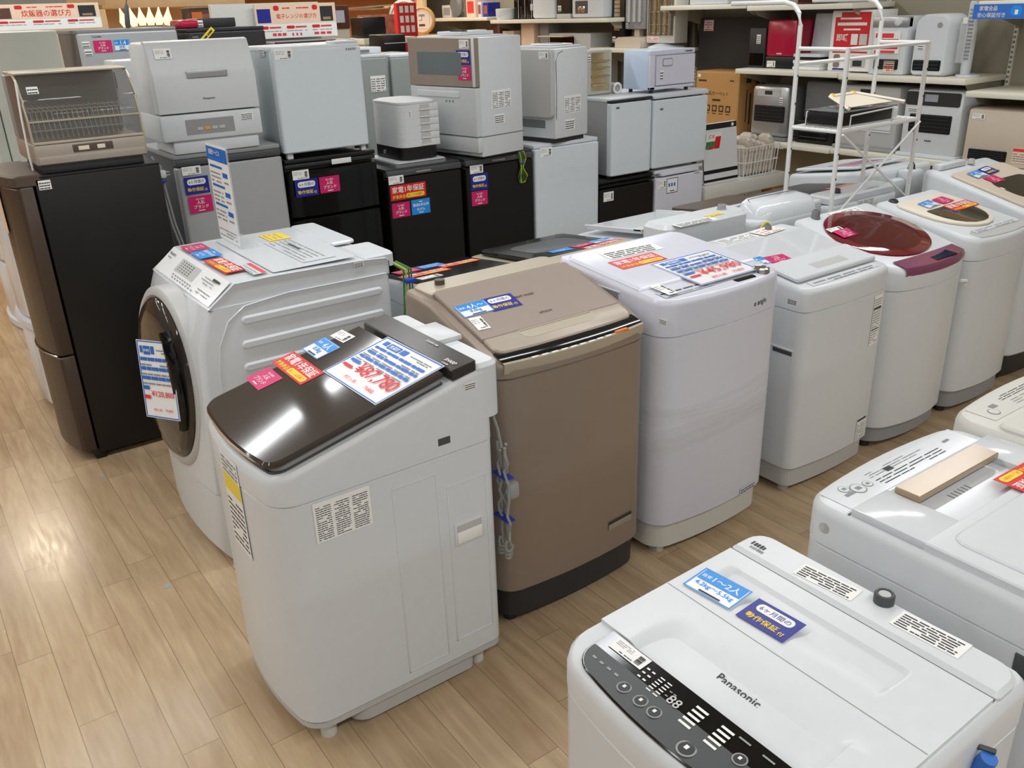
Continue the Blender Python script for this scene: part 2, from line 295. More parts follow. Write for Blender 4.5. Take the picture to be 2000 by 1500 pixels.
def sticker(kind, parent, C, R, w, h, N, name=None, arg=None):
    if kind == 'brand':
        c = Cv(C, R, w, h, N, 'magenta'); c.text('安心の国内', .2, .76, .6, .1, 'paper'); c.text('人気', .3, .5, .4, .22, 'paper'); c.text('ブランド', .18, .24, .64, .22, 'paper'); c.rect(.36, .1, .28, .05, 'paper'); nm = 'brand_sticker'
    elif kind == 'year':
        c = Cv(C, R, w, h, N, 'red'); c.text('家電1年保証', .05, .44, .9, .5, 'paper'); c.text('対象商品', .05, .1, .36, .25, 'yellow'); c.pill(.43, .08, .52, .3, 'yellow'); c.text('詳しくは店頭で', .47, .13, .44, .2, 'red'); nm = 'warranty_sticker'
    elif kind == 'six':
        c = Cv(C, R, w, h, N, 'navy'); c.pill(.12, .54, .76, .34, 'paper'); c.text('6ヶ月間の', .18, .59, .64, .24, 'navy'); c.text('動作保証', .1, .12, .66, .3, 'yellow'); c.text('付', .79, .12, .12, .17, 'yellow'); nm = 'guarantee_sticker'
    elif kind == 'ppl':
        a = arg or ('1〜2人', '4.2kg〜5.5kg'); c = Cv(C, R, w, h, N, 'paper_gloss'); c.frame(.003, 'sky'); c.rect(.05, .5, .9, .44, 'sky'); c.text('目安', .09, .6, .18, .22, 'paper'); c.text(a[0], .32, .54, .56, .36, 'paper'); c.text(a[1], .1, .2, .8, .27, 'sky'); c.rect(.3, .07, .45, .06, 'ink'); nm = 'size_sticker'
    elif kind == 'new':
        c = Cv(C, R, w, h, N, 'sky'); c.rect(.4, .82, .2, .05, 'paper'); c.text('製造5年以内', .08, .5, .84, .26, 'paper'); c.text('モデル', .28, .22, .44, .22, 'paper'); c.rect(.38, .1, .24, .05, 'paper'); nm = 'model_year_sticker'
    elif kind == 'tag':
        c = Cv(C, R, w, h, N, 'paper'); c.lines(.06, .5, .5, .4, 3, 'ink_grey', 1, .3); c.lines(.3, .1, .4, .16, 1, 'ink', 2, .4)
        for i in range(7): c.rect(.74, .14 + i * .1, .16, .05 + .02 * (i % 3), 'ink')
        nm = 'price_label'
    elif kind == 'spec':
        c = Cv(C, R, w, h, N, 'paper'); n = arg or 10; c.lines(.04, .05, .27, .86, n, 'ink', 3, .38); c.lines(.36, .05, .27, .86, n, 'ink', 4, .38); c.lines(.68, .05, .28, .86, n, 'ink', 5, .38); nm = 'specification_label'
    elif kind == 'note':
        c = Cv(C, R, w, h, N, 'paper'); c.lines(.05, .08, .9, .84, arg or 4, 'ink', 6, .45); nm = 'notice_label'
    elif kind == 'price':
        c = Cv(C, R, w, h, N, 'paper_gloss', .001); c.frame(.006, 'blue'); c.frame(.002, 'paper'); c.rect(.08, .84, .08, .09, 'blue'); c.rect(.18, .82, .2, .11, 'blue'); c.rect(.4, .83, .1, .1, 'blue'); c.text('洗濯機', .19, .84, .18, .07, 'paper'); c.lines(.56, .84, .36, .07, 2, 'ink_grey', 8)
        for i, y in enumerate((.74, .62, .5)):
            x = .06
            while x < .92: q = (.1, .14, .08, .17)[(int(x * 37) + i) % 4]; q = min(q, .94 - x); c.rect(x, y, q * .86, .045, 'blue'); x += q
            c.lines(.06, y - .06, .86, .04, 1, 'ink_grey', 9 + i, .5)
        c.rect(.06, .37, .17, .05, 'blue'); c.rect(.06, .25, .17, .05, 'red_ink'); c.text(arg or '¥87,780', .27, .19, .67, .26, 'red_ink'); c.text('税抜価格', .28, .08, .24, .07, 'red_ink'); c.text('79,800', .62, .08, .22, .07, 'red_ink'); nm = 'price_card'
    return c.build(name or nm, parent)
def letters(t, parent, C, R, w, h, N, key='ink', name='lettering', thick=0.0):
    """raised lettering printed straight on a surface"""
    v, f, tw, th = glyphs(t); N = Vector(N).normalized(); R = Vector(R); R = (R - N * R.dot(N)).normalized(); U = N.cross(R)
    k = min(w / tw, h / th); o = Vector(C) - R * (tw * k / 2) - U * (th * k / 2) + N * 0.0007
    mb = MB(); mb.add([tuple(o + R * (p * k) + U * (q * k)) for p, q in v], f, key); return mb.build(name, parent, 0)
def mark(parent, C, R, w, h, N, key='ink', n=5, bg=None, seed=1):
    """a maker's mark too small to read: a short row of strokes"""
    N = Vector(N).normalized(); R = Vector(R); R = (R - N * R.dot(N)).normalized(); U = N.cross(R); mb = MB(); rnd = random.Random(seed)
    o = Vector(C) - R * (w / 2) - U * (h / 2) + N * 0.0007
    for i in range(n):
        a = w / n; mb.quad(o + R * (a * i), R * (a * rnd.uniform(.5, .85)), U * (h * rnd.uniform(.8, 1)), key)
    return mb.build('maker_mark', parent, 0)
def front_label(root, fr, bow, u, z, w, h, draw, name, bg='paper'):
    """a sheet stuck on a bowed front, turned to its tangent"""
    W = fr.W; k = 2 * (u / W - 0.5); y = -bow * (1 - k * k); sl = bow * 2 * k * 2 / W
    R = fr((1, sl, 0)) - fr((0, 0, 0)); N = fr((sl, -1, 0)) - fr((0, 0, 0)); e = bow * (w / W) ** 2
    c = Cv(fr((u, y - 0.0006 - e, z)), R, w, h, N, bg); draw(c); return c.build(name, root)
# ------------------------------------------------------------------ the setting
mb = MB(); mb.box(-6, 9, -5, 13, -0.05, 0, 'floor'); struct(mb, 'floor')
mb = MB(); mb.box(-6, 9, -5, 13, CEIL, CEIL + 0.05, 'ceiling_white'); struct(mb, 'ceiling')
mb = MB(); mb.box(6.12, 6.2, -5, 11.2, 0, CEIL, 'wall_cream'); struct(mb, 'wall_right')
mb = MB(); mb.box(-6, 6.2, 11.2, 11.3, 0, CEIL, 'wood_panel'); struct(mb, 'wall_back')
mb = MB(); mb.box(6.09, 6.12, -5, 11.2, 0, 0.07, 'grey_dark'); struct(mb, 'baseboard_right')

# ------------------------------------------------------------------ top loading washing machines
X_, Y_, Z_ = Vector((1, 0, 0)), Vector((0, 1, 0)), Vector((0, 0, 1))
def machine(label, face, x0, x1, y0, y1, zf, slope, seam, zb=0.085, bow=0.02, rf=0.05, rb=0.03, cm='white', tm=None, bm='white_warm', flat=None, group=None, name='washing_machine', foot='grey', front_in=0.0, kick=True):
    fr = Fr(x0, x1, y0, y1, face); W, D = fr.W, fr.D; tm = tm or cm
    root = thing(name, label, 'washing machine', ((x0 + x1) / 2, (y0 + y1) / 2, 0), group)
    zt = lambda u, v: min(zf + slope * v, flat if flat else 9)
    mb = MB(fr)                                                                     # the sheet steel cabinet
    R = lambda i, z: [(u, v, z) for u, v in rr(i, W - i, i, D - i, rf, rb, bow)]
    mb.loft([R(0.006, zb), R(0, zb + 0.008), R(0, seam - 0.003), R(0.004, seam)], cm); cab = mb.build('cabinet', root)
    mb = MB(fr)                                                                     # the moulded top that carries the lid
    q = lambda i, dz: [(u, v, zt(u, v) + dz) for u, v in rr(i, W - i, i + front_in, D - i, max(rf - i, 0.01), max(rb - i, 0.01), bow, ns=5)]
    lo = lambda i, z: [(u, v, z) for u, v in rr(i, W - i, i, D - i, rf, rb, bow, ns=5)]
    mb.loft([lo(0.006, seam - 0.002), lo(-0.001, seam + 0.003), q(-0.001, -0.022), q(0.002, -0.01), q(0.009, -0.002), q(0.018, 0)], tm, True, 's'); top = mb.build('top_cover', root)
    if kick:
        mb = MB(fr); R = lambda i, z: [(u, v, z) for u, v in rr(i, W - i, i, D - i, rf, rb, bow * 0.8)]
        mb.loft([R(0.03, 0.022), R(0.012, 0.035), R(0.012, zb + 0.003)], bm); mb.build('base', root)
    for u in (0.06, W - 0.06):
        for v in (0.06, D - 0.06):
            mb = MB(fr); mb.cyl((u, v, 0), (0, 0, 1), 0.022, zb, bm if not kick else foot, 14); f = mb.build('foot', root)
    return root, fr, zt, top
def slope_n(fr, s):
    a = fr((0, 0, 0)); v = fr((0, 1, s)) - a; u = fr((1, 0, 0)) - a
    return u.cross(v).normalized(), u
def knob(fr, root, u, v, z, r=0.018, h=0.028, key='grey_mid', name='water_inlet'):
    mb = MB(fr); mb.lathe((u, v, z), (0, 0, 1), [(r * 1.15, 0), (r * 1.15, 0.004), (r, 0.006), (r * 0.94, h - 0.004), (r * 0.8, h), (r * 0.55, h), (r * 0.5, h - 0.008)], key, 18); return mb.build(name, root)

# --- white machine with brown glass lid, at the end of the front row, facing the left aisle
root, fr, zt, top = machine('white washing machine with glossy dark brown sloping lid and price card, nearest the bare floor', '-x', 0.545, 1.14, 1.725, 2.215, 0.813, 0.231, 0.735, bow=0.03, rf=0.055, flat=0.948, kick=False)
W, D = fr.W, fr.D
mb = MB(fr); R = lambda i, z, a=0.0: [(u, v, z) for u, v in rr(0.03 + i, W - 0.012 - i, 0.12 + i + a, D - 0.09 - i, 0.05, 0.02)]
mb.loft([R(0.02, 0.006, 0.03), R(0.002, 0.02), R(0.0, 0.088)], 'grey_light'); mb.build('drip_base', root)
mb = MB(fr); R = lambda i, z: [(u, v, z) for u, v in rr(i, W - i, i, D - i, 0.055, 0.03, 0.03)]
mb.loft([R(0.012, 0.064), R(0.001, 0.072), R(0.001, 0.086)], 'grey_light'); mb.build('bottom_rim', root)
zl = lambda u, v: 0.812 + 0.231 * v
mb = MB(fr); mb.plate(0.02, W - 0.02, 0.01, 0.464, zl, 0.0045, 'grey_dark', 0.035, 0.006, 0.02, 0.001); mb.build('lid_gap_shade', root)  # dark plate painted in as the shade of the gap under the lid
mb = MB(fr); mb.plate(0.026, W - 0.026, 0.016, 0.462, lambda u, v: 0.8165 + 0.231 * v, 0.0185, 'grey', 0.03, 0.006, 0.02, 0.002)  # lower slab greyed, the gap's shading put into its colour
mb.plate(0.016, W - 0.016, 0.0, 0.464, lambda u, v: 0.834 + 0.231 * v, 0.014, 'brown_gloss', 0.035, 0.006, 0.022, 0.005); lid = mb.build('lid', root)
mb = MB(fr); P = [(0.06 + (W - 0.12) * i / 10, -0.001 - 0.022 * (1 - ((i - 5) / 5.2) ** 2), 0.836) for i in range(11)]
mb.tube(P, 0.004, 'gold', 6); mb.build('lid_trim', lid)
mb = MB(fr); mb.plate(0.004, W - 0.004, 0.482, 0.556, lambda u, v: 0.93 + 0.14 * (v - 0.482), 0.026, 'brown_dark', 0.004, 0.01, 0, 0.003); cp = mb.build('control_strip', root)
mb = MB(fr)
mb.plate(0.002, W - 0.002, 0.545, 0.625, lambda u, v: 0.80, 0.152, 'white', 0.02, 0.03, 0, 0.01); mb.box(0.16, 0.3, 0.55, 0.632, 0.95, 0.966, 'white', 0.005); mb.box(0.003, 0.02, 0.62, 0.64, 0.79, 0.84, 'white', 0.004); mb.build('rear_housing', root)
mb = MB(); mb.box(0.97, 1.005, 1.7228, 1.7255, 0.768, 0.787, 'grey_dark'); mb.build('side_cap', root)
mb = MB(); z0 = 0.5                                                                  # recessed carrying grip and the shallow pressings of the side panel
mb.box(1.0, 1.092, 1.7225, 1.7255, 0.455, 0.525, 'white', 0.006); mb.box(1.008, 1.085, 1.721, 1.724, 0.498, 0.517, 'grey_light'); mb.box(1.008, 1.085, 1.7205, 1.7235, 0.462, 0.497, 'paper', 0.004); mb.build('side_grip', root)
mb = MB()
for x0, x1, zb_, zt_ in ((0.83, 0.955, 0.12, 0.69), (0.985, 1.105, 0.15, 0.64)):
    for a, b, c, e in ((x0, x1, zb_, zb_ + 0.005), (x0, x0 + 0.004, zb_, zt_), (x0, x1, zt_, zt_ + 0.004), (x1, x1 + 0.004, zb_, zt_)): mb.box(a, b, 1.7235, 1.7256, c, e, 'white', 0.001)
mb.build('side_pressing', root)
mb = MB(); mb.box(0.5405, 0.545, 2.005, 2.03, 0.61, 0.655, 'grey_dark'); mb.box(0.5398, 0.542, 2.01, 2.026, 0.62, 0.645, 'brown_satin'); mb.build('front_cap', root)
n, u = slope_n(fr, 0.231)
sticker('year', root, (0.7833, 2.131, 0.9035), (-0.0081, -1, -0.0019), 0.203, 0.070, (-0.225, 0, 0.974))
sticker('brand', root, (0.7, 2.163, 0.8843), (-0.0193, -0.9998, -0.0045), 0.103, 0.071, (-0.225, 0, 0.974))
sticker('ppl', root, (0.8744, 2.173, 0.9246), (-0.0113, -0.9999, -0.0026), 0.103, 0.075, (-0.225, 0, 0.974), arg=('4人', '8.0kg'))
sticker('tag', root, (0.9453, 2.18, 0.941), (0.0327, -0.9994, 0.0075), 0.080, 0.040, (-0.225, 0, 0.974))
sticker('price', root, (0.9214, 1.9, 0.9354), (0.0205, -0.9998, 0.0047), 0.287, 0.206, (-0.225, 0, 0.974))
sticker('spec', root, (0.6967, 1.724, 0.6748), (1, 0, 0), 0.148, 0.108, (0, -1, 0), arg=16)
sticker('note', root, (1.074, 1.724, 0.9054), (1, 0, 0), 0.035, 0.019, (0, -1, 0), arg=3)
c = Cv((0.5155, 1.96, 0.66), -Y_, 0.12, 0.27, -X_, 'paper'); c.rect(.02, .6, .96, .18, 'yellow'); c.lines(.05, .8, .9, .18, 4, 'ink_grey', 2); c.lines(.05, .05, .9, .5, 9, 'ink', 3, .35); c.build('energy_label', root)
letters('SHARP', root, (1.052, 1.775, 0.9605), -Y_, 0.05, 0.012, (-0.14, 0, 1), 'paper')
mark(root, (1.08, 1.91, 0.9645), -Y_, 0.06, 0.008, (-0.14, 0, 1), 'grey_light', 7)
mark(root, (1.036, 1.775, 0.959), -Y_, 0.03, 0.006, (-0.14, 0, 1), 'grey_light', 5)
# --- bundled mains cable with blue ties behind it
mb = MB(); rnd = random.Random(3)
for k in range(6):
    x = 1.185 + 0.006 * (k % 3) - 0.004; y = 1.735 + 0.011 * k
    mb.tube([(x + rnd.uniform(-.006, .006), y + rnd.uniform(-.007, .007), 0.69 - 0.024 * i - (0.02 * (k % 2))) for i in range(14 - (k % 3))], 0.0042, 'cable_grey', 6)
    mb.tube([(x - 0.012 * math.sin(a), y, 0.36 - 0.02 * (k % 3) - 0.02 * math.cos(a) + 0.02) for a in [i * math.pi / 6 - 1.5 for i in range(9)]], 0.0042, 'cable_grey', 6)
cb = MB(); t = mb; t.box(1.174, 1.202, 1.73, 1.797, 0.59, 0.596, 'tie_blue', 0.002); t.box(1.174, 1.202, 1.73, 1.797, 0.455, 0.461, 'tie_blue', 0.002); t.tube([(1.16, 1.76, 0.79), (1.175, 1.76, 0.74), (1.185, 1.76, 0.68)], 0.0042, 'cable_grey', 6); t.box(1.19, 1.225, 1.735, 1.76, 0.52, 0.57, 'cable_grey', 0.008)
t.build('mains_cable', root)

# --- drum washer-dryer
root = thing('drum_washing_machine', 'white front loading drum washer with dark round door and stickers on its flat top', 'washing machine', (1.02, 3.03, 0))
fr = Fr(0.66, 1.38, 2.708, 3.35, '-x'); W, D = fr.W, fr.D
def dsec(v0, z, bow, D1=D, i=0.0): return [(u, v, z) for u, v in rr(i, W - i, v0, D1, 0.02, 0.02, bow)]
mb = MB(fr); mb.loft([dsec(0.012, 0.022, 0.025), dsec(0.0, 0.04, 0.028), dsec(0.0, 0.28, 0.03)], 'white'); mb.build('lower_panel', root)
mb = MB(fr); mb.loft([dsec(0.004, 0.282, 0.028), dsec(0.0, 0.286, 0.03), dsec(0.006, 0.5, 0.032), dsec(0.026, 0.8, 0.026), dsec(0.075, 0.93, 0.006)], 'white_gloss', True, 's'); cab = mb.build('cabinet', root)
mb = MB(fr); a = [(0.0, 0.075, 0.93), (0.0, 0.168, 1.004), (0.0, 0.3, 1.005), (0.0, D - 0.11, 0.998), (0.0, D - 0.012, 0.99), (0.0, D, 0.978), (0.0, D, 0.925), (0.0, 0.075, 0.925)]
b = 0.004
mb.loft([[(b, v, z - (b if z > 0.93 else 0)) for _, v, z in a], [(0.0, v, z - 1.6 * b if z > 0.93 else z) for _, v, z in a], [(W, v, z - 1.6 * b if z > 0.93 else z) for _, v, z in a], [(W - b, v, z - (b if z > 0.93 else 0)) for _, v, z in a]], 'white_gloss'); top = mb.build('top_cover', root)
mb = MB(fr); mb.plate(0.03, W - 0.03, 0.31, D - 0.11, 1.0015, 0.0035, 'white_gloss', 0.01, 0.01, 0, 0.002); mb.plate(0.02, W * 0.62, D - 0.11, D - 0.005, 0.995, 0.012, 'white_gloss', 0.02, 0.02, 0, 0.005); mb.plate(W * 0.68, W - 0.01, D - 0.09, D + 0.03, 0.95, 0.05, 'white', 0.01, 0.02, 0, 0.008); mb.build('service_cover', root)
mb = MB(fr); n_ = Vector((0, -0.623, 0.782)); O = fr((0.02, 0.081, 0.938)); 
c = Cv(fr((W / 2, 0.1215, 0.9685)), fr((1, 0, 0)) - fr((0, 0, 0)), W - 0.03, 0.105, (fr((0, -0.623, 0.782)) - fr((0, 0, 0))), 'paper_gloss', 0.0012)
c.rect(.26, .32, .34, .52, 'grey_light')
for i in range(5):
    for j in range(5): c.rect(.3 + .045 * i, .4 + .085 * j, .022, .025, 'ink')
for i in range(8): c.rect(.3 + .045 * i, .18, .02, .05, 'ink_grey'); c.rect(.32 + .05 * i, .08, .02, .05, 'ink_grey')
c.text('Panasonic', .03, .72, .12, .12, 'ink'); c.rect(.05, .6, .06, .04, 'ink_grey'); c.rect(.82, .74, .1, .08, 'ink'); c.lines(.68, .5, .2, .3, 3, 'ink_grey', 4, .3); c.lines(.74, .15, .2, .22, 2, 'ink_grey', 5, .3)
c.build('control_panel', root)
# round door: silver ring, dark bowl, side grip
dc = Vector((0.654, 3.005, 0.63)); ax = Vector((-1, -0.1, 0.07)).normalized()
def dish(prof, key, n=56):                                                           # upright oval turned about the door axis
    s_ = ax.cross(Z_).normalized(); t_ = s_.cross(ax); mb = MB()
    mb.loft([[tuple(dc + ax * t + s_ * (q * 0.8 * math.cos(2 * math.pi * j / n)) + t_ * (q * math.sin(2 * math.pi * j / n))) for j in range(n)] for q, t in prof], key); return mb
ring = dish([(0.325, -0.04), (0.322, 0.012), (0.31, 0.02), (0.295, 0.021), (0.285, 0.014)], 'grey_light').build('door_ring', root)
door = dish([(0.288, 0.0), (0.286, 0.022), (0.274, 0.034), (0.23, 0.044), (0.14, 0.05), (0.04, 0.052)], 'brown_gloss').build('door', root)
mb = MB(); P = [dc + ax * 0.036 + Vector((0.0, -0.16 - 0.045 * math.cos(t * 1.3), 0.21 * math.sin(t) + 0.05)) for t in [(-0.95 + i * 0.19) for i in range(11)]]
mb.tube(P, 0.019, 'black_gloss', 10); mb.build('door_handle', door)
mb = MB(); Y = 2.708                                                                # pressed ribs and hem of the side panel
for i, (xa, xb, za) in enumerate(((0.83, 1.345, 0.872), (0.82, 1.345, 0.79), (0.815, 1.2, 0.712), (0.81, 1.345, 0.63), (0.81, 1.345, 0.55), (0.81, 1.345, 0.47), (0.81, 1.345, 0.39), (0.81, 1.345, 0.31))):
    R0 = rr(xa, xb, za - 0.017, za + 0.017, 0.016, 0.016, 0, 5, 3); R1 = rr(xa + 0.008, xb - 0.008, za - 0.008, za + 0.009, 0.008, 0.008, 0, 5, 3)
    mb.loft([[(x, Y + 0.001, z) for x, z in R0], [(x, Y - 0.006, z) for x, z in R1]], 'white_gloss')
R0 = [(0.735, 0.05), (0.735, 0.7), (0.75, 0.8), (0.79, 0.88), (0.85, 0.92), (1.0, 0.935), (1.36, 0.93)]
mb.tube([(x, Y, z) for x, z in R0], 0.003, 'white_gloss', 6); mb.build('side_pressing', root)
for u in (0.06, W - 0.06):
    for v in (0.09, D - 0.06): mb = MB(fr); mb.cyl((u, v, 0), (0, 0, 1), 0.022, 0.03, 'grey', 12); mb.build('foot', root)
mb = MB(); 
for i, k in enumerate(('wire_green', 'wire_yellow', 'wire_green', 'wire_green')):
    mb.tube([(1.40 + 0.008 * i, 2.73 + 0.004 * i, 0.955), (1.43 + 0.01 * i, 2.7, 0.93), (1.42 + 0.012 * i, 2.69, 0.84), (1.405 + 0.012 * i, 2.69, 0.6), (1.40 + 0.012 * i, 2.69, 0.4)], 0.0038, k, 6)
mb.box(1.425, 1.465, 2.675, 2.705, 0.885, 0.9, 'tie_blue', 0.004); mb.build('earth_wire', root)
mb = MB(fr); mb.box(0.0, 0.05, D, D + 0.03, 0.45, 0.93, 'grey', 0.01)
for i in range(5): mb.box(-0.001, 0.045, D + 0.005, D + 0.028, 0.80 + 0.022 * i, 0.808 + 0.022 * i, 'seam_dark')
mb.build('rear_duct', root)
sticker('brand', root, (0.8732, 3.247, 1.006), (-0.0035, -1, 0), 0.107, 0.081, (0, 0, 1))
sticker('new', root, (0.8756, 3.127, 1.006), (0.0012, -1, 0), 0.117, 0.082, (0, 0, 1))
sticker('year', root, (0.8707, 2.929, 1.006), (0.0326, -0.9995, 0), 0.220, 0.069, (0, 0, 1))
c = Cv((0.93, 2.815, 1.006), -Y_, 0.15, 0.05, Z_, 'white_gloss'); c.rect(.0, .6, 1, .3, 'red_ink'); c.lines(.06, .05, .86, .5, 2, 'ink_grey', 5, .3); c.build('operation_label', root)
c = Cv((1.16, 3.2, 1.006), -Y_, 0.12, 0.085, Z_, 'yellow'); c.lines(.1, .15, .8, .7, 3, 'ink_grey', 5, .2); c.build('notice_label', root)
sticker('note', root, (1.264, 2.708, 0.9814), (1, 0, 0), 0.037, 0.017, (0, -1, 0), arg=3)
sticker('price', root, (0.575, 2.85, 0.69), (0.48, -0.86, 0.05), 0.15, 0.265, (-0.86, -0.48, 0.12), arg='¥120,800')
c = Cv((1.15, 2.95, 1.006), -Y_, 0.36, 0.12, Z_, 'white_gloss'); c.lines(.04, .1, .9, .8, 5, 'ink_grey', 6, .3); c.rect(.2, .5, .3, .08, 'ink'); c.build('handwritten_note', root)
# --- clear stand with a blue headed service leaflet on top of it
root = thing('leaflet_stand', 'clear acrylic stand with blue headed service leaflet on the drum washer', 'sign stand', (1.02, 3.28, 1.006))
c = Cv((0.993, 3.205, 1.188), -Y_, 0.215, 0.345, -X_, 'paper', 0.001)
c.rect(0, .84, 1, .14, 'blue'); c.text('設置サービス', .08, .9, .6, .055, 'paper'); c.lines(.08, .855, .8, .03, 1, 'sky', 1)
for i in range(3): y = .6 - .2 * i; c.rect(.08, y + .17, .6, .025, 'blue'); c.rect(.66, y + .09, .24, .05, 'blue'); c.lines(.06, y + .02, .5, .13, 3, 'ink_grey', i, .35); c.lines(.66, y + .03, .24, .04, 1, 'ink_grey', i + 4)
c.lines(.06, .04, .86, .1, 3, 'ink_grey', 8, .3); c.build('leaflet', root)
mb = MB(); mb.box(0.9935, 0.9965, 3.092, 3.318, 1.0095, 1.368, 'clear'); mb.box(0.9965, 1.075, 3.092, 3.318, 1.0095, 1.0125, 'clear'); mb.build('acrylic_frame', root)

# --- bronze machine
root, fr, zt, top = machine('metallic bronze washing machine with bronze lid and black base', '-y', 1.215, 1.79, 1.825, 2.32, 0.885, 0.3, 0.838, zb=0.13, bow=0.022, rf=0.06, cm='bronze', tm='bronze', bm='charcoal', flat=0.99, foot='charcoal')
W, D = fr.W, fr.D
zl = lambda u, v: 0.886 + 0.3 * v
mb = MB(fr); mb.plate(0.035, W - 0.035, 0.1, 0.36, zl, 0.012, 'bronze_lid', 0.01, 0.008, 0, 0.003)
mb.plate(0.035, W - 0.035, 0.034, 0.102, zl, 0.012, 'bronze_front', 0.03, 0.006, 0.012, 0.004)
R0 = rr(0.15, W - 0.15, 0.058, 0.098, 0.03, 0.004); mb.loft([[(u, v, zl(u, v) + 0.0123) for u, v in R0], [(u, v, zl(u, v) + 0.0126) for u, v in R0]], 'champagne'); lid = mb.build('lid', root)
mb = MB(fr); mb.plate(0.155, W - 0.155, 0.092, 0.099, zl, 0.0142, 'bronze_front', 0.002, 0.002, 0, 0.001); mb.build('lid_grip', lid)
n, u = slope_n(fr, 0.3)
mb = MB(fr); mb.plate(0.03, W - 0.03, 0.362, D - 0.012, lambda u, v: 0.986, 0.016, 'champagne', 0.01, 0.03, 0, 0.005); mb.plate(0.05, W - 0.05, 0.37, 0.376, lambda u, v: 0.998, 0.006, 'champagne', 0.002, 0.002, 0, 0.001); mb.build('rear_panel', root)
mb = MB(fr); mb.cyl((0.1, 0.43, 0.995), (0, 0, 1), 0.016, 0.022, 'brown_satin', 14); mb.build('water_inlet', root)
mb = MB(fr)                                                                         # slanted black control strip along the front edge
Q = lambda v, dz: [(0.03 + (W - 0.06) * i / 10, v - 0.02 * (1 - ((i - 5) / 5) ** 2), 0.887 + 0.3 * max(v, 0) + dz) for i in range(11)]
mb.loft([Q(0.004, 0.0005), Q(-0.006, 0.0), Q(-0.006, -0.012), Q(-0.003, -0.03)][::-1], 'champagne', False, False, False); A = MB(fr)
A.loft([Q(0.0035, 0.0015), Q(0.008, 0.004), Q(0.034, 0.0035), Q(0.05, 0.001)], 'black_gloss', False, False, False); pn = A.build('control_panel', root)
mb.build('front_trim', root)
for i in range(9):
    uu = 0.12 + 0.033 * i; bow_ = 0.02 * (1 - ((uu - W / 2) / (W / 2 - 0.03)) ** 2)
    mb = MB(fr); mb.box(uu, uu + 0.022, -0.004 - bow_, 0.004 - bow_, 0.884, 0.8892, 'paper', 0.001); mb.build('button', pn)
mb = MB(fr); mb.box(0.425, 0.475, -0.003 - 0.014, 0.009 - 0.014, 0.884, 0.892, 'orange', 0.001); mb.build('start_button', pn)
sticker('ppl', root, (1.314, 2.064, 0.9703), (0.9999, 0.0125, 0.0038), 0.106, 0.062, (0, -0.287, 0.958), arg=('4人〜', '8.0kg'))
sticker('six', root, (1.412, 2.062, 0.9697), (0.9997, -0.0228, -0.0068), 0.104, 0.070, (0, -0.287, 0.958))
sticker('tag', root, (1.286, 1.996, 0.9499), (0.9979, -0.0626, -0.0188), 0.041, 0.064, (0, -0.287, 0.958))
letters('HITACHI', root, (1.507, 1.973, 0.9435), X_, 0.045, 0.009, (0, -0.287, 0.958), 'brown_dark')
letters('BEAT WASH', root, (1.498, 2.068, 0.972), X_, 0.07, 0.012, (0, -0.287, 0.958), 'brown_dark')
front_label(root, fr, 0.022, 0.455, 0.235, 0.105, 0.032, lambda c: (c.rect(0, .62, 1, .38, 'brown_dark'), c.lines(.05, .1, .9, .4, 2, 'ink_grey', 3, .4)), 'lower_label', 'bronze_front')

# --- white machine with the price card on its flat top and film round its middle
root, fr, zt, top = machine('white washing machine with clear film wrapped round its front, beside the bronze one', '-y', 1.835, 2.4, 1.815, 2.34, 0.935, 0.085, 0.815, zb=0.125, bow=0.03, rf=0.06, cm='white_cool', tm='white_cool', bm='white_warm', front_in=0.0)
W, D = fr.W, fr.D
mb = MB(fr); mb.plate(0.01, W - 0.01, 0.11, D - 0.03, lambda u, v: zt(u, v) - 0.004, 0.012, 'white_cool', 0.01, 0.045, 0, 0.01); lid = mb.build('lid', root)
mb = MB(fr); mb.box(-0.002, 0.0, 0.2, 0.36, 0.9, 0.922, 'grey'); mb.box(-0.004, 0.002, 0.19, 0.37, 0.922, 0.928, 'white_cool', 0.002); mb.build('side_grip', root)
mb = MB(fr); mb.lathe((W - 0.085, 0.028, 0.936), (0, 0, 1), [(0.03, 0), (0.029, 0.014), (0.022, 0.017), (0.02, 0.016)], 'chrome', 28); mb.build('course_dial', root)
mb = MB(fr); mb.plate(0.335, 0.43, 0.0, 0.022, lambda u, v: zt(u, v) - 0.0005, 0.0022, 'black_gloss', 0.008, 0.003, 0, 0.001); mb.build('display', root)
mb = MB(fr)
for z, b in ((0.42, 0.0), (0.445, 0.0006), (0.472, 0.0002), (0.5, 0.0008), (0.525, 0.0003), (0.55, 0.001)):
    R = [[(u, v, z + dz + 0.01 * math.sin(u * 9 + z * 40)) for u, v in rr(-0.001 - b, W + 0.001 + b, -0.001 - b, D + 0.001 + b, 0.06, 0.03, 0.03)] for dz in (0, 0.026)]
    mb.loft(R, 'film', False, False)
mb.build('wrapping_film', root)
mb = MB(fr); mb.cyl((0.07, 0.05, 0), (0, 0, 1), 0.02, 0.03, 'white_warm', 12); mb.build('front_foot', root)
n, u = slope_n(fr, 0.085)
sticker('price', root, (2.17, 1.959, 0.9557), (1, 0.0019, 0.0002), 0.278, 0.233, (0, -0.085, 0.996), arg='¥45,980')
sticker('year', root, (2.023, 2.127, 0.97), (0.9999, -0.0143, -0.0012), 0.202, 0.081, (0, -0.085, 0.996))
sticker('note', root, (2.075, 2.215, 0.9775), (0.9986, -0.0524, -0.0045), 0.240, 0.071, (0, -0.085, 0.996), arg=4)
sticker('tag', root, (1.904, 1.883, 0.9493), (0.9999, 0.0135, 0.0011), 0.041, 0.090, (0, -0.085, 0.996))
sticker('note', root, (1.835, 1.811, 0.8776), (0, -1, 0), 0.033, 0.018, (-1, 0, 0), arg=3)
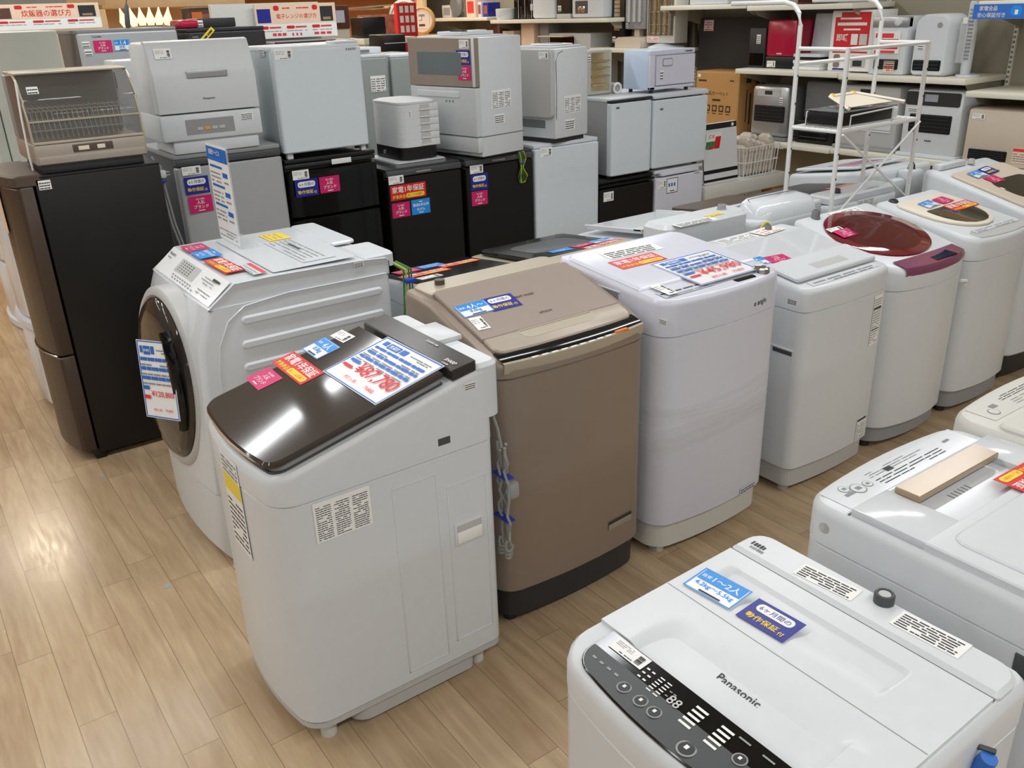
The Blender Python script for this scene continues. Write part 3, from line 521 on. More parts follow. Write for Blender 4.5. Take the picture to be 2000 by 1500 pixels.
front_label(root, fr, 0.03, 0.445, 0.145, 0.1, 0.024, lambda c: c.lines(.04, .1, .92, .8, 2, 'ink', 6, .45), 'lower_label', 'white_cool')
letters('e angle', root, (2.262, 1.7918, 0.853), (1, 0.13, 0), 0.095, 0.024, (0.13, -1, 0))
c = Cv((1.98, 1.862, 0.941), X_, 0.22, 0.05, (0, -.085, 1), 'white_cool', 0.0003); c.lines(.02, .5, .95, .4, 1, 'ink', 5, .4); c.lines(.1, .1, .8, .3, 1, 'ink_grey', 8, .4); c.build('panel_print', root)

# --- white machine with milky lid
root, fr, zt, top = machine('white washing machine with clear milky lid, left of the red lidded one', '-y', 2.53, 3.04, 1.81, 2.33, 0.83, 0.15, 0.745, zb=0.11, bow=0.02, rf=0.035, bm='grey_light', foot='grey_light')
W, D = fr.W, fr.D
mb = MB(fr); zl = lambda u, v: zt(u, v) + 0.006
mb.plate(0.02, W - 0.02, 0.055, 0.2, zl, 0.014, 'white', 0.012, 0.004, 0, 0.004); mb.plate(0.02, W - 0.02, 0.2, 0.4, zl, 0.01, 'lid_glass', 0.004, 0.004, 0, 0.002); lid = mb.build('lid', root)
mb = MB(fr); mb.plate(0.17, W - 0.15, 0.085, 0.13, zl, 0.0148, 'grey_light', 0.004, 0.004, 0, 0.001); mb.build('lid_grip', lid)
mb = MB(fr); mb.plate(0.03, W - 0.03, 0.21, 0.39, lambda u, v: zt(u, v) + 0.0005, 0.0012, 'grey_light', 0.07, 0.07, 0, 0.0005); mb.build('tub_opening', root)
mb = MB(fr); mb.plate(0.015, W - 0.015, 0.402, D - 0.01, lambda u, v: zt(0, 0.402) - 0.01, 0.026, 'white', 0.004, 0.02, 0, 0.005); mb.build('rear_panel', root)
knob(fr, root, 0.36, 0.47, zt(0, 0.4) + 0.012, 0.014, 0.024)
mb = MB(fr); mb.box(-0.0015, 0.002, 0.035, 0.12, 0.575, 0.592, 'grey_dark', 0.001); mb.box(-0.004, 0.002, 0.03, 0.13, 0.592, 0.6, 'white', 0.002); mb.build('side_grip', root)
n, u = slope_n(fr, 0.15)
sticker('ppl', root, (2.551, 2.053, 0.8829), (0.9999, -0.0156, -0.0023), 0.109, 0.062, (0, -0.148, 0.989), arg=('3人', '6.0kg'))
sticker('brand', root, (2.649, 2.034, 0.8801), (0.9933, -0.1146, -0.0172), 0.105, 0.064, (0, -0.148, 0.989))
sticker('note', root, (2.53, 1.864, 0.7793), (0, -1, 0), 0.043, 0.021, (-1, 0, 0), arg=3)
front_label(root, fr, 0.02, 0.435, 0.63, 0.062, 0.2, lambda c: (c.lines(.05, .05, .9, .9, 18, 'ink_grey', 6, .4), c.rect(.05, .72, .9, .035, 'ink'), c.rect(.05, .3, .9, .025, 'ink')), 'energy_label')
front_label(root, fr, 0.02, 0.43, 0.17, 0.07, 0.1, lambda c: (c.lines(.05, .05, .9, .75, 8, 'ink_grey', 7, .4), c.rect(.03, .86, .94, .1, 'ink')), 'specification_label')
c = Cv((2.79, 1.842, 0.8358), X_, 0.4, 0.035, (0, -.15, 1), 'white', 0.0003); c.lines(.05, .35, .9, .5, 1, 'ink_grey', 5, .5); c.lines(.3, .05, .6, .2, 1, 'ink', 8, .5); c.build('panel_print', root)
c = Cv((2.69, 2.27, 0.9065), X_, 0.2, 0.07, Z_, 'paper'); c.lines(.05, .1, .9, .8, 4, 'ink_grey', 2); c.build('notice_label', root)
c = Cv((2.87, 2.27, 0.91), (1, .1, 0), 0.15, 0.08, Z_, 'paper'); c.lines(.1, .1, .8, .8, 3, 'orange', 2, .3); c.build('warning_label', root)

# --- red lidded machine
root, fr, zt, top = machine('white washing machine with big oval dark red lid and purple control edge', '-y', 3.09, 3.62, 1.83, 2.32, 0.79, 0.25, 0.7, zb=0.1, bow=0.05, rf=0.07, bm='grey', foot='charcoal')
W, D = fr.W, fr.D
def oval(cu, cv, a, b, n=48): return [(cu + a * math.cos(t), cv + b * math.sin(t)) for t in [2 * math.pi * i / n for i in range(n)]]
mb = MB(fr); c = (W / 2 - 0.005, 0.25); S = lambda P, dz: [(u, v, zt(u, v) + dz) for u, v in P]
mb.loft([S(oval(*c, 0.25, 0.2), 0), S(oval(*c, 0.25, 0.2), 0.005), S(oval(*c, 0.243, 0.194), 0.008)], 'red_gloss')
mb.loft([S(oval(*c, 0.205, 0.162), 0.0085), S(oval(*c, 0.18, 0.14), 0.013), S(oval(*c, 0.1, 0.08), 0.015)], 'red_glass', False, True); lid = mb.build('lid', root)
mb = MB(fr); mb.loft([S(oval(*c, 0.2, 0.157), 0.0082), S(oval(*c, 0.12, 0.09), 0.0084)], 'red_deep'); mb.build('lid_window', lid)
mb = MB(fr); Q = lambda v, dz: [(0.06 + (W - 0.1) * i / 12, v - 0.05 * (1 - (2 * (0.06 + (W - 0.1) * i / 12) / W - 1) ** 2) * (1 if v < 0.04 else 0.25), zt(0, max(v, 0)) + dz) for i in range(13)]
mb.loft([Q(-0.001, -0.03), Q(-0.0025, -0.012), Q(0.006, 0.0015), Q(0.05, 0.004)], 'purple', False, False, False); pn = mb.build('control_panel', root)
mb = MB(fr); mb.plate(0.25, 0.4, -0.034, 0.02, lambda u, v: zt(0, max(v, 0)) + 0.003, 0.005, 'black_gloss', 0.006, 0.006, 0, 0.001); mb.build('display', pn)
for i in range(6): mb = MB(fr); mb.box(0.1 + 0.026 * i, 0.115 + 0.026 * i, -0.012, 0.008, 0.792, 0.7955, 'paper', 0.001); mb.build('button', pn)
knob(fr, root, 0.12, 0.46, zt(0, 0.46), 0.018, 0.035)
mb = MB(fr); mb.tube([(W - 0.04, -0.015, 0.66), (W - 0.01, -0.025, 0.655), (W + 0.005, -0.02, 0.645), (W + 0.004, -0.015, 0.63)], 0.007, 'paper', 6); mb.build('hose_hook', root)
n, u = slope_n(fr, 0.25)
sticker('brand', root, (3.183, 2.119, 0.8753), (1, -0.0003, -0.0001), 0.098, 0.062, (0, -0.243, 0.97))
sticker('tag', root, (3.168, 2.159, 0.8853), (0.9995, -0.0292, -0.0073), 0.086, 0.031, (0, -0.243, 0.97))
c = Cv((3.4, 2.27, 0.903), X_, 0.2, 0.05, (0, -.24, 1), 'paper'); c.lines(.05, .1, .9, .8, 4, 'ink_grey', 2); c.build('notice_label', root)
mark(root, (3.24, 1.862, 0.8), X_, 0.05, 0.01, (0, -.24, 1))

# --- machine with cream lid and smoked window
root, fr, zt, top = machine('white washing machine with cream lid and smoked round window, right of the red lidded one', '-y', 3.66, 4.14, 1.82, 2.31, 0.815, 0.18, 0.72, zb=0.11, bow=0.03, rf=0.05, bm='grey', foot='charcoal')
W, D = fr.W, fr.D
zl = lambda u, v: zt(u, v) + 0.002
mb = MB(fr); R0 = rr(0.04, W - 0.04, 0.08, 0.42, 0.2, 0.05); R1 = rr(0.05, W - 0.05, 0.09, 0.41, 0.19, 0.04)
mb.loft([[(u, v, zl(u, v)) for u, v in R0], [(u, v, zl(u, v) + 0.008) for u, v in R0], [(u, v, zl(u, v) + 0.011) for u, v in R1]], 'cream'); lid = mb.build('lid', root)
mb = MB(fr); R0 = rr(0.09, W - 0.09, 0.1, 0.29, 0.14, 0.02); mb.loft([[(u, v, zl(u, v) + 0.0112) for u, v in R0], [(u, v, zl(u, v) + 0.014) for u, v in rr(0.11, W - 0.11, 0.12, 0.27, 0.12, 0.02)]], 'olive_glass'); mb.build('lid_window', lid)
mb = MB(fr); mb.plate(0.05, W - 0.02, 0.006, 0.06, lambda u, v: zt(u, v), 0.003, 'grey_light', 0.01, 0.01, 0.02, 0.001); mb.build('control_panel', root)
knob(fr, root, 0.1, 0.455, zt(0, 0.45), 0.02, 0.012, 'charcoal')
n, u = slope_n(fr, 0.18)
sticker('ppl', root, (3.848, 2.153, 0.8909), (0.9945, 0.103, 0.0185), 0.105, 0.062, (0, -0.177, 0.984), arg=('3人', '7.0kg'))
sticker('brand', root, (3.97, 2.156, 0.8915), (0.9967, 0.0803, 0.0145), 0.099, 0.062, (0, -0.177, 0.984))
sticker('year', root, (3.986, 2.076, 0.8771), (0.9998, 0.0214, 0.0039), 0.208, 0.068, (0, -0.177, 0.984))
c = Cv((3.92, 1.875, 0.829), X_, 0.36, 0.03, (0, -.18, 1), 'white', 0.0003); c.lines(.05, .1, .9, .8, 2, 'ink_grey', 5, .4); c.build('panel_print', root)

# --- big sloping machine at the far end of the front row
root, fr, zt, top = machine('tall white washing machine with steep beige lid at far right of front row', '-y', 4.22, 4.79, 1.86, 2.42, 0.83, 0.26, 0.7, zb=0.13, bow=0.03, rf=0.05, bm='charcoal', foot='charcoal', flat=0.965)
W, D = fr.W, fr.D
mb = MB(fr); mb.plate(0.04, W - 0.04, 0.03, 0.44, lambda u, v: zt(u, v) + 0.002, 0.012, 'beige', 0.05, 0.02, 0, 0.004); lid = mb.build('lid', root)
mb = MB(fr); mb.plate(0.13, W - 0.1, 0.07, 0.3, lambda u, v: zt(u, v) + 0.0142, 0.004, 'olive_glass', 0.1, 0.06, 0, 0.002); mb.build('lid_window', lid)
mb = MB(fr); mb.box(0.06, 0.3, 0.5, 0.55, 0.96, 0.99, 'white', 0.01); mb.build('rear_housing', root); knob(fr, root, 0.34, 0.5, 0.965, 0.016, 0.024, 'grey_light')
n, u = slope_n(fr, 0.26)
sticker('six', root, (4.523, 2.247, 0.9485), (0.9919, 0.1226, 0.0319), 0.113, 0.070, (0, -0.252, 0.968))
sticker('ppl', root, (4.399, 2.236, 0.9459), (0.9967, 0.0788, 0.0205), 0.113, 0.062, (0, -0.252, 0.968), arg=('4人', '9.0kg'))
sticker('brand', root, (4.429, 2.167, 0.9277), (0.9995, 0.0311, 0.0081), 0.106, 0.065, (0, -0.252, 0.968))
def sstep(a, b, x):
    t = min(1, max(0, (x - a) / (b - a))); return t * t * (3 - 2 * t)
def heightfield(fr, us, vs, zf, key, name, root, under=0.012):
    mb = MB(fr); n = len(vs); V = [(u, v, zf(u, v)) for u in us for v in vs]; F = []
    for i in range(len(us) - 1):
        for j in range(n - 1): F.append((i * n + j, (i + 1) * n + j, (i + 1) * n + j + 1, i * n + j + 1))
    mb.add(V, F, key)
    rim = [(i * n) for i in range(len(us))] + [((len(us) - 1) * n + j) for j in range(1, n)] + [(i * n + n - 1) for i in range(len(us) - 2, -1, -1)] + [j for j in range(n - 2, 0, -1)]
    P = [V[i] for i in rim]; m = len(P)
    mb.add(P + [(u, v, z - under) for u, v, z in P], [(m + i, m + (i + 1) % m, (i + 1) % m, i) for i in range(m)], key)
    return mb.build(name, root, 30)
def rng(a, b, n): return [a + (b - a) * i / n for i in range(n + 1)]

# --- right hand row: the machine with the black control strip, facing the left aisle
root, fr, zt, top = machine('white washing machine with black control strip and folding lid, nearest the camera', '-x', 0.69, 1.185, 0.39, 0.895, 0.84, 0.03, 0.775, zb=0.1, bow=0.03, rf=0.06, cm='white', bm='grey_light')
W, D = fr.W, fr.D
def zr1(u, v):
    z = 0.850 + 0.028 * (v - 0.085)
    s = sstep(0.075, 0.125, u) * (1 - sstep(W - 0.09, W - 0.085, u))
    z -= s * 0.016 * sstep(0.205, 0.10, v) if v < 0.205 else 0
    s2 = sstep(0.045, 0.075, u) * (1 - sstep(0.385, 0.392, u))
    z -= s2 * 0.011 * sstep(0.27, 0.345, v) * (1 - sstep(0.352, 0.358, v))
    return z
lid = heightfield(fr, [0.012, 0.04] + rng(0.045, 0.13, 14) + rng(0.15, 0.38, 8) + rng(0.384, 0.4, 5) + [W - 0.09, W - 0.086, W - 0.05, W - 0.012], [0.088] + rng(0.095, 0.21, 14) + [0.2365, 0.2385] + rng(0.265, 0.365, 20) + [0.385, 0.398], zr1, 'white', 'lid', root)
mb = MB(fr); mb.box(0.014, W - 0.014, 0.2368, 0.2382, 0.8535, 0.8548, 'grey'); mb.build('fold_line', lid)
mb = MB(fr); mb.plate(0.008, W - 0.008, 0.404, D - 0.012, lambda u, v: 0.848, 0.0145, 'white', 0.008, 0.04, 0, 0.007); mb.box(0.012, W - 0.012, 0.3985, 0.4035, 0.848, 0.8555, 'seam'); mb.build('rear_panel', root)
mb = MB(fr); mb.lathe((0.275, 0.468, 0.861), (0, 0, 1), [(0.0165, 0), (0.0165, 0.016), (0.0145, 0.019), (0.011, 0.019), (0.0105, 0.016)], 'grey_dark', 24); mb.lathe((0.275, 0.468, 0.866), (0, 0, 1), [(0.0104, 0), (0.0100, 0.0125)], 'grey_light', 16); mb.build('water_inlet', root)
mb = MB(fr); zc = lambda u, v: 0.842 + 0.09 * v
mb.plate(0.048, W - 0.06, 0.0, 0.082, zc, 0.0042, 'black_gloss', 0.035, 0.005, 0.02, 0.0015)
R0 = rr(0.052, W - 0.064, 0.0015, 0.04, 0.032, 0.003, 0.02); mb.loft([[(u, v, zc(u, v) + 0.0043) for u, v in R0], [(u, v, zc(u, v) + 0.0046) for u, v in R0]], 'grey_dark'); pn = mb.build('control_panel', root)
def cring(u, v, r, nm='button'):
    mb = MB(fr); mb.lathe((u, v, zc(u, v) + 0.0044), (0, 0.0, 1), [(r, 0), (r, 0.001), (r * 0.88, 0.0013), (r * 0.86, 0.0009)], 'grey', 24); mb.lathe((u, v, zc(u, v) + 0.0046), (0, 0, 1), [(r * 0.86, 0), (r * 0.8, 0.0008)], 'charcoal', 20)
    mb.box(u - r * .3, u + r * .1, v - r * .1, v + r * .4, zc(u, v) + .005, zc(u, v) + .0058, 'paper'); mb.build(nm, pn)
for u in (0.15, 0.185, 0.213): cring(u, 0.012, 0.0115)
cring(0.287, 0.0, 0.0145); cring(0.345, 0.04, 0.011); cring(0.4, 0.02, 0.0125)
mb = MB(fr)
def dots(u0, u1, v0, v1, nu, nv, wd, hd, key='paper'):
    for i in range(nu):
        for j in range(nv):
            u = u0 + (u1 - u0) * i / max(nu - 1, 1); v = v0 + (v1 - v0) * j / max(nv - 1, 1); z = zc(u, v)
            mb.add([(u, v, z + 0.0053), (u + wd, v, z + 0.0053), (u + wd, v + hd, z + 0.0053 + 0.09 * hd), (u, v + hd, z + 0.0053 + 0.09 * hd)], [(0, 1, 2, 3)], key)
dots(0.145, 0.156, 0.042, 0.062, 2, 3, 0.006, 0.003); dots(0.172, 0.186, 0.034, 0.064, 2, 6, 0.009, 0.0022); dots(0.2, 0.208, 0.045, 0.055, 2, 2, 0.005, 0.002, 'grey')
dots(0.245, 0.292, 0.026, 0.062, 2, 5, 0.022, 0.0042); dots(0.32, 0.4, 0.066, 0.072, 3, 1, 0.02, 0.003, 'grey'); dots(0.07, 0.12, 0.018, 0.024, 4, 1, 0.008, 0.004, 'grey')
mb.build('panel_print', pn)
letters('88', pn, fr((0.219, 0.046, zc(0, 0.046) + 0.0052)), -Y_, 0.026, 0.017, (-0.09, 0, 1), 'grey_light', 'display_digits')
letters('Panasonic', lid, fr((0.255, 0.142, zr1(0.255, 0.142) + 0.0035)), -Y_, 0.078, 0.016, (-0.25, 0, 1), 'ink')
letters('NA-F50B8', lid, fr((0.243, 0.126, zr1(0.243, 0.126) + 0.003)), -Y_, 0.028, 0.006, (-0.25, 0, 1), 'ink_grey')
mb = MB(fr); mb.tube([(W - 0.02, 0.345, 0.80), (W + 0.004, 0.35, 0.812), (W + 0.02, 0.36, 0.81)], 0.004, 'grey_dark', 6); mb.cyl((W + 0.004, 0.35, 0.758), (0.3, -0.05, 1), 0.014, 0.05, 'blue', 12, 0.012); mb.build('hose_cap', root)
mb = MB(fr)
for v in (0.2, 0.36): mb.box(W - 0.0012, W + 0.002, v, v + 0.004, 0.2, 0.72, 'white', 0.001)
mb.build('side_pressing', root)
sticker('ppl', root, (0.979, 0.8154, 0.8575), (0.0858, -0.9963, 0.0024), 0.097, 0.065, (-0.028, 0, 1))
sticker('six', root, (0.9826, 0.7063, 0.8575), (0.0469, -0.9989, 0.0013), 0.091, 0.062, (-0.028, 0, 1))
sticker('tag', root, (0.7549, 0.7898, 0.8526), (0.0143, -0.9999, 0.0013), 0.070, 0.026, (-0.09, 0, 0.996))
sticker('note', root, (1.132, 0.7094, 0.8625), (0.0895, -0.996, 0), 0.108, 0.040, (0, 0, 1), arg=5)
sticker('note', root, (1.142, 0.5302, 0.8625), (0.044, -0.999, 0), 0.110, 0.046, (0, 0, 1), arg=6)
mark(root, (1.128, 0.85, 0.8626), -Y_, 0.032, 0.012, Z_, 'ink', 5)
mark(root, (1.115, 0.845, 0.8626), -Y_, 0.03, 0.008, Z_, 'ink_grey', 6, None, 4)

# --- right hand row: the machine with the gold lid grip, facing the middle aisle
root, fr, zt, top = machine('white washing machine with gold lid grip, turned towards the middle aisle', '+y', 1.3, 1.81, 0.33, 0.885, 0.885, 0.0, 0.80, zb=0.1, bow=0.02, rf=0.05, cm='white', bm='grey_light')
W, D = fr.W, fr.D
mb = MB(fr); e = 0.012
mb.box(e, 0.105, 0.092, 0.24, 0.884, 0.9, 'white_gloss', 0.003); mb.box(0.385, W - e, 0.092, 0.24, 0.884, 0.9, 'white_gloss', 0.003); mb.box(0.1, 0.39, 0.092, 0.112, 0.884, 0.9, 'white_gloss', 0.003)
mb.plate(e, W - e, 0.236, 0.5, 0.884, 0.016, 'white_gloss', 0.004, 0.03, 0, 0.003); mb.plate(0.05, W - 0.05, 0.26, 0.48, 0.9, 0.005, 'white_gloss', 0.03, 0.03, 0, 0.004); lid = mb.build('lid', root)
mb = MB(fr)                                                                          # grip recess with a bridging gold bar
a, b = 0.105, 0.385
mb.box(a, b, 0.112, 0.236, 0.8855, 0.8865, 'white_gloss')
for i in range(6): mb.box(a + 0.13 + 0.012 * i, a + 0.134 + 0.012 * i, 0.165, 0.18, 0.8865, 0.8872, 'grey')
mb.build('grip_recess', lid)
mb = MB(fr); mb.plate(a - 0.002, b + 0.002, 0.108, 0.16, 0.9008, 0.012, 'gold', 0.003, 0.003, 0, 0.002); mb.build('lid_grip', lid)
mb = MB(fr); mb.box(0.01, W - 0.01, 0.088, 0.0915, 0.8835, 0.8855, 'seam'); mb.plate(0.01, W - 0.01, 0.508, D - 0.01, 0.884, 0.02, 'white', 0.01, 0.03, 0, 0.006); mb.build('rear_panel', root)
c = Cv(fr((W / 2, 0.047, 0.8854)), -X_, W - 0.06, 0.07, Z_, 'white_gloss', 0.0004)
c.lines(.22, .5, .5, .36, 3, 'ink', 3, .3); c.lines(.3, .12, .42, .3, 3, 'ink_grey', 4, .3); c.rect(.55, .22, .05, .2, 'ink'); c.rect(.1, .35, .05, .1, 'ink_grey'); c.rect(.86, .45, .07, .12, 'ink_grey'); pn = c.build('control_panel', root)
for u, v, r in ((W - 0.105, 0.045, 0.017), (W - 0.08, 0.03, 0.012), (W - 0.135, 0.045, 0.011)):
    mb = MB(fr); mb.lathe((u, v, 0.8862), (0, 0, 1), [(r, 0), (r, 0.0008), (r * 0.9, 0.001)], 'ink_grey', 24); mb.lathe((u, v, 0.8868), (0, 0, 1), [(r * 0.88, 0), (r * 0.86, 0.0006)], 'white_gloss', 24); mb.box(u - r * .4, u + r * .4, v - r * .3, v + r * .3, 0.8874, 0.8878, 'ink_grey'); mb.build('button', pn)
mb = MB(fr); mb.cyl((W - 0.002, 0.05, 0.84), (1, 0, 0), 0.012, 0.003, 'grey_light', 14); mb.build('screw_cap', root); mb = MB(fr); mb.box(W - 0.003, W + 0.002, 0.42, 0.46, 0.74, 0.79, 'grey_dark', 0.003); mb.build('side_cap', root)
sticker('year', root, (1.665, 0.65, 0.9045), (-1, 0.03, 0), 0.125, 0.062, Z_)

# --- next machine of that row, only its corner in view
root, fr, zt, top = machine('off-white washing machine with printed control strip, behind the gold grip one', '+y', 1.83, 2.33, 0.33, 0.9, 0.895, 0.0, 0.82, zb=0.1, bow=0.02, rf=0.06, cm='white_warm', bm='grey_light')
W, D = fr.W, fr.D
mb = MB(fr); mb.plate(0.015, W - 0.015, 0.1, 0.5, 0.894, 0.012, 'white_warm', 0.02, 0.03, 0, 0.005); mb.build('lid', root)
c = Cv(fr((W / 2, 0.045, 0.8954)), -X_, W - 0.1, 0.07, Z_, 'white_warm', 0.0004)
c.lines(.1, .5, .6, .36, 3, 'ink_grey', 13, .3); c.lines(.3, .12, .42, .3, 3, 'ink', 14, .3); c.rect(.8, .3, .06, .2, 'ink_grey'); pn = c.build('control_panel', root)
mb = MB(fr); mb.lathe((W - 0.09, 0.055, 0.896), (0, 0, 1), [(0.014, 0), (0.014, 0.0012), (0.012, 0.0014)], 'ink_grey', 22); mb.lathe((W - 0.09, 0.055, 0.897), (0, 0, 1), [(0.012, 0), (0.0115, 0.001)], 'white_warm', 22); mb.build('button', pn)

# ------------------------------------------------------------------ second row, back to back with the first, facing the refrigerators
def sheet(fr, u, v, z): return fr((u, v, z))
# black lid
root, fr, zt, top = machine('white washing machine with black glass lid full of stickers, behind the bronze one', '+y', 1.475, 1.87, 2.44, 3.0, 0.83, 0.12, 0.76, cm='white', tm='white', flat=0.89)
W, D = fr.W, fr.D
mb = MB(fr); mb.plate(0.012, W - 0.012, 0.03, 0.5, lambda u, v: 0.83 + 0.12 * v, 0.016, 'black_gloss', 0.03, 0.01, 0, 0.004); lid = mb.build('lid', root)
mb = MB(fr); mb.tube([(0.03, 0.028, 0.835), (W - 0.03, 0.028, 0.835)], 0.004, 'chrome', 6); mb.build('lid_trim', lid)
mb = MB(fr); mb.plate(0.01, W - 0.01, 0.505, D - 0.005, 0.85, 0.055, 'black_satin', 0.005, 0.02, 0, 0.01); mb.build('rear_panel', root)
for C_, K_, w_, h_ in (((1.555, 2.91), 'brand', .1, .07), ((1.665, 2.915), 'new', .1, .07), ((1.57, 2.795), 'year', .2, .07), ((1.755, 2.85), 'year', .17, .065), ((1.54, 2.71), 'tag', .09, .05)): sticker(K_, root, (C_[0], C_[1], 0.8465 + 0.12 * (3.0 - C_[1])), X_, w_, h_, (0, 0.119, 0.993))
# champagne with black lid
root, fr, zt, top = machine('champagne washing machine with black glass lid, behind the bronze one and the wrapped one', '+y', 1.89, 2.41, 2.44, 3.02, 0.83, 0.1, 0.76, cm='champagne', tm='champagne', bm='charcoal', flat=0.885)
W, D = fr.W, fr.D
mb = MB(fr); mb.plate(0.03, W - 0.05, 0.03, 0.43, lambda u, v: 0.836 + 0.1 * v, 0.016, 'black_gloss', 0.03, 0.01, 0, 0.004); lid = mb.build('lid', root)
mb = MB(fr); mb.plate(0.1, W - 0.12, 0.12, 0.34, lambda u, v: 0.8522 + 0.1 * v, 0.002, 'grey_dark', 0.06, 0.06, 0, 0.002); mb.build('lid_window', lid)
mb = MB(fr); mb.plate(0.02, W - 0.02, 0.44, D - 0.01, 0.878, 0.022, 'champagne', 0.01, 0.02, 0, 0.006); mb.build('rear_panel', root)
sticker('new', root, (2.113, 2.678, 0.8867), (0.9904, -0.1373, 0.0137), 0.099, 0.092, (0, 0.1, 0.995))
sticker('brand', root, (2.226, 2.677, 0.8868), (0.9842, 0.176, -0.0176), 0.102, 0.071, (0, 0.1, 0.995))
sticker('year', root, (2.284, 2.591, 0.8954), (0.994, 0.1091, -0.0109), 0.209, 0.081, (0, 0.1, 0.995))
sticker('ppl', root, (2.333, 2.671, 0.8874), (0.9999, 0.0125, -0.0013), 0.112, 0.062, (0, 0.1, 0.995), arg=('4人', '8.0kg'))
# raised tank, glass lid
root, fr, zt, top = machine('white washing machine with raised back tank and yellow label, seen from behind', '+y', 2.43, 2.93, 2.42, 2.98, 0.84, 0.11, 0.77, flat=0.9, cm='white', group=None)
W, D = fr.W, fr.D
mb = MB(fr); mb.plate(0.004, W - 0.004, D - 0.13, D + 0.02, 0.72, 0.25, 'white', 0.03, 0.05, 0, 0.016); tk = mb.build('rear_tank', root)
mb = MB(fr); mb.plate(0.03, W - 0.03, 0.05, D - 0.15, lambda u, v: 0.866 + 0.11 * v, 0.012, 'lid_glass', 0.02, 0.01, 0, 0.003); lid = mb.build('lid', root)
mb = MB(fr)
for u in (0.03, W - 0.04): mb.plate(u, u + 0.01, 0.05, D - 0.15, lambda u, v: 0.876 + 0.11 * v, 0.008, 'white', 0.003, 0.003, 0, 0.002)
mb.plate(0.03, W - 0.03, D - 0.2, D - 0.15, lambda u, v: 0.876 + 0.11 * v, 0.01, 'white', 0.004, 0.004, 0, 0.002); mb.build('lid_rim', lid)
knob(fr, root, 0.1, D - 0.06, 0.968, 0.018, 0.024, 'grey')
c = Cv((2.73, 2.43, 0.9705), X_, 0.09, 0.03, Z_, 'yellow'); c.lines(.1, .15, .8, .7, 2, 'ink_grey', 5, .2); c.build('notice_label', root)
sticker('note', root, (2.581, 2.392, 0.9705), (1, -0.0073, 0), 0.210, 0.049, (0, 0, 1), arg=4)
# rounded back, brown lid
root, fr, zt, top = machine('white washing machine with smooth rounded back and brown lid, left of the steel rack', '+y', 2.96, 3.43, 2.41, 2.97, 0.85, 0.1, 0.77, flat=0.9, cm='white', rb=0.06)
W, D = fr.W, fr.D
mb = MB(fr); mb.loft([[(u, v, z) for u, v in rr(0.004 + i, W - 0.06 - i, D - 0.16, D - 0.002 - i * 1.5, 0.03, 0.06)] for i, z in ((0, 0.7), (0, 0.89), (0.006, 0.93), (0.02, 0.955), (0.05, 0.967))], 'white_gloss'); mb.build('rear_housing', root)
mb = MB(fr); mb.plate(0.03, W - 0.02, 0.04, D - 0.17, lambda u, v: 0.872 + 0.11 * v, 0.012, 'brown_satin', 0.03, 0.02, 0, 0.004); lid = mb.build('lid', root)
mb = MB(fr); mb.plate(0.03, W - 0.02, D - 0.2, D - 0.17, lambda u, v: 0.884 + 0.11 * v, 0.014, 'white', 0.004, 0.004, 0, 0.002); mb.build('lid_rim', lid)
mb = MB(fr); mb.box(0.0, 0.055, D - 0.09, D - 0.01, 0.86, 0.935, 'white', 0.008)
for i in range(5): mb.box(0.004, 0.05, D - 0.0105, D - 0.008, 0.868 + 0.012 * i, 0.873 + 0.012 * i, 'grey_light')
mb.build('vent_box', root)
mb = MB(fr); mb.tube([(W - 0.05 + 0.04 * math.cos(a), D + 0.02, 0.84 + 0.06 * math.sin(a)) for a in [i * math.pi / 7 for i in range(15)]], 0.005, 'wire_yellow', 6); mb.tube([(W - 0.055 + 0.03 * math.cos(a), D + 0.025, 0.84 + 0.05 * math.sin(a)) for a in [i * math.pi / 7 for i in range(15)]], 0.005, 'wire_green', 6); mb.build('earth_wire', root)
# machine under the rack
root, fr, zt, top = machine('white washing machine with grey lid standing under the white steel rack', '+y', 3.515, 4.045, 2.43, 2.98, 0.82, 0.13, 0.76, flat=0.91, cm='white')
W, D = fr.W, fr.D
mb = MB(fr); mb.plate(0.03, W - 0.03, 0.02, D - 0.16, lambda u, v: 0.84 + 0.13 * v, 0.016, 'grey_dark', 0.03, 0.02, 0, 0.004); lid = mb.build('lid', root)
mb = MB(fr); mb.plate(0.01, W - 0.01, D - 0.14, D - 0.004, 0.89, 0.035, 'white', 0.01, 0.03, 0, 0.01); mb.build('rear_panel', root)
knob(fr, root, W - 0.12, D - 0.06, 0.922, 0.016, 0.024, 'charcoal')
sticker('spec', root, (3.781, 2.429, 0.8631), (1, 0, 0), 0.131, 0.050, (0, -1, 0), arg=6)
sticker('year', root, (3.89, 2.641, 0.9005), (1, 0, 0), 0.210, 0.074, (0, 0.129, 0.992))
sticker('ppl', root, (3.846, 2.484, 0.9209), (1, 0, 0), 0.116, 0.081, (0, 0.129, 0.992), arg=('3人', '6.0kg'))
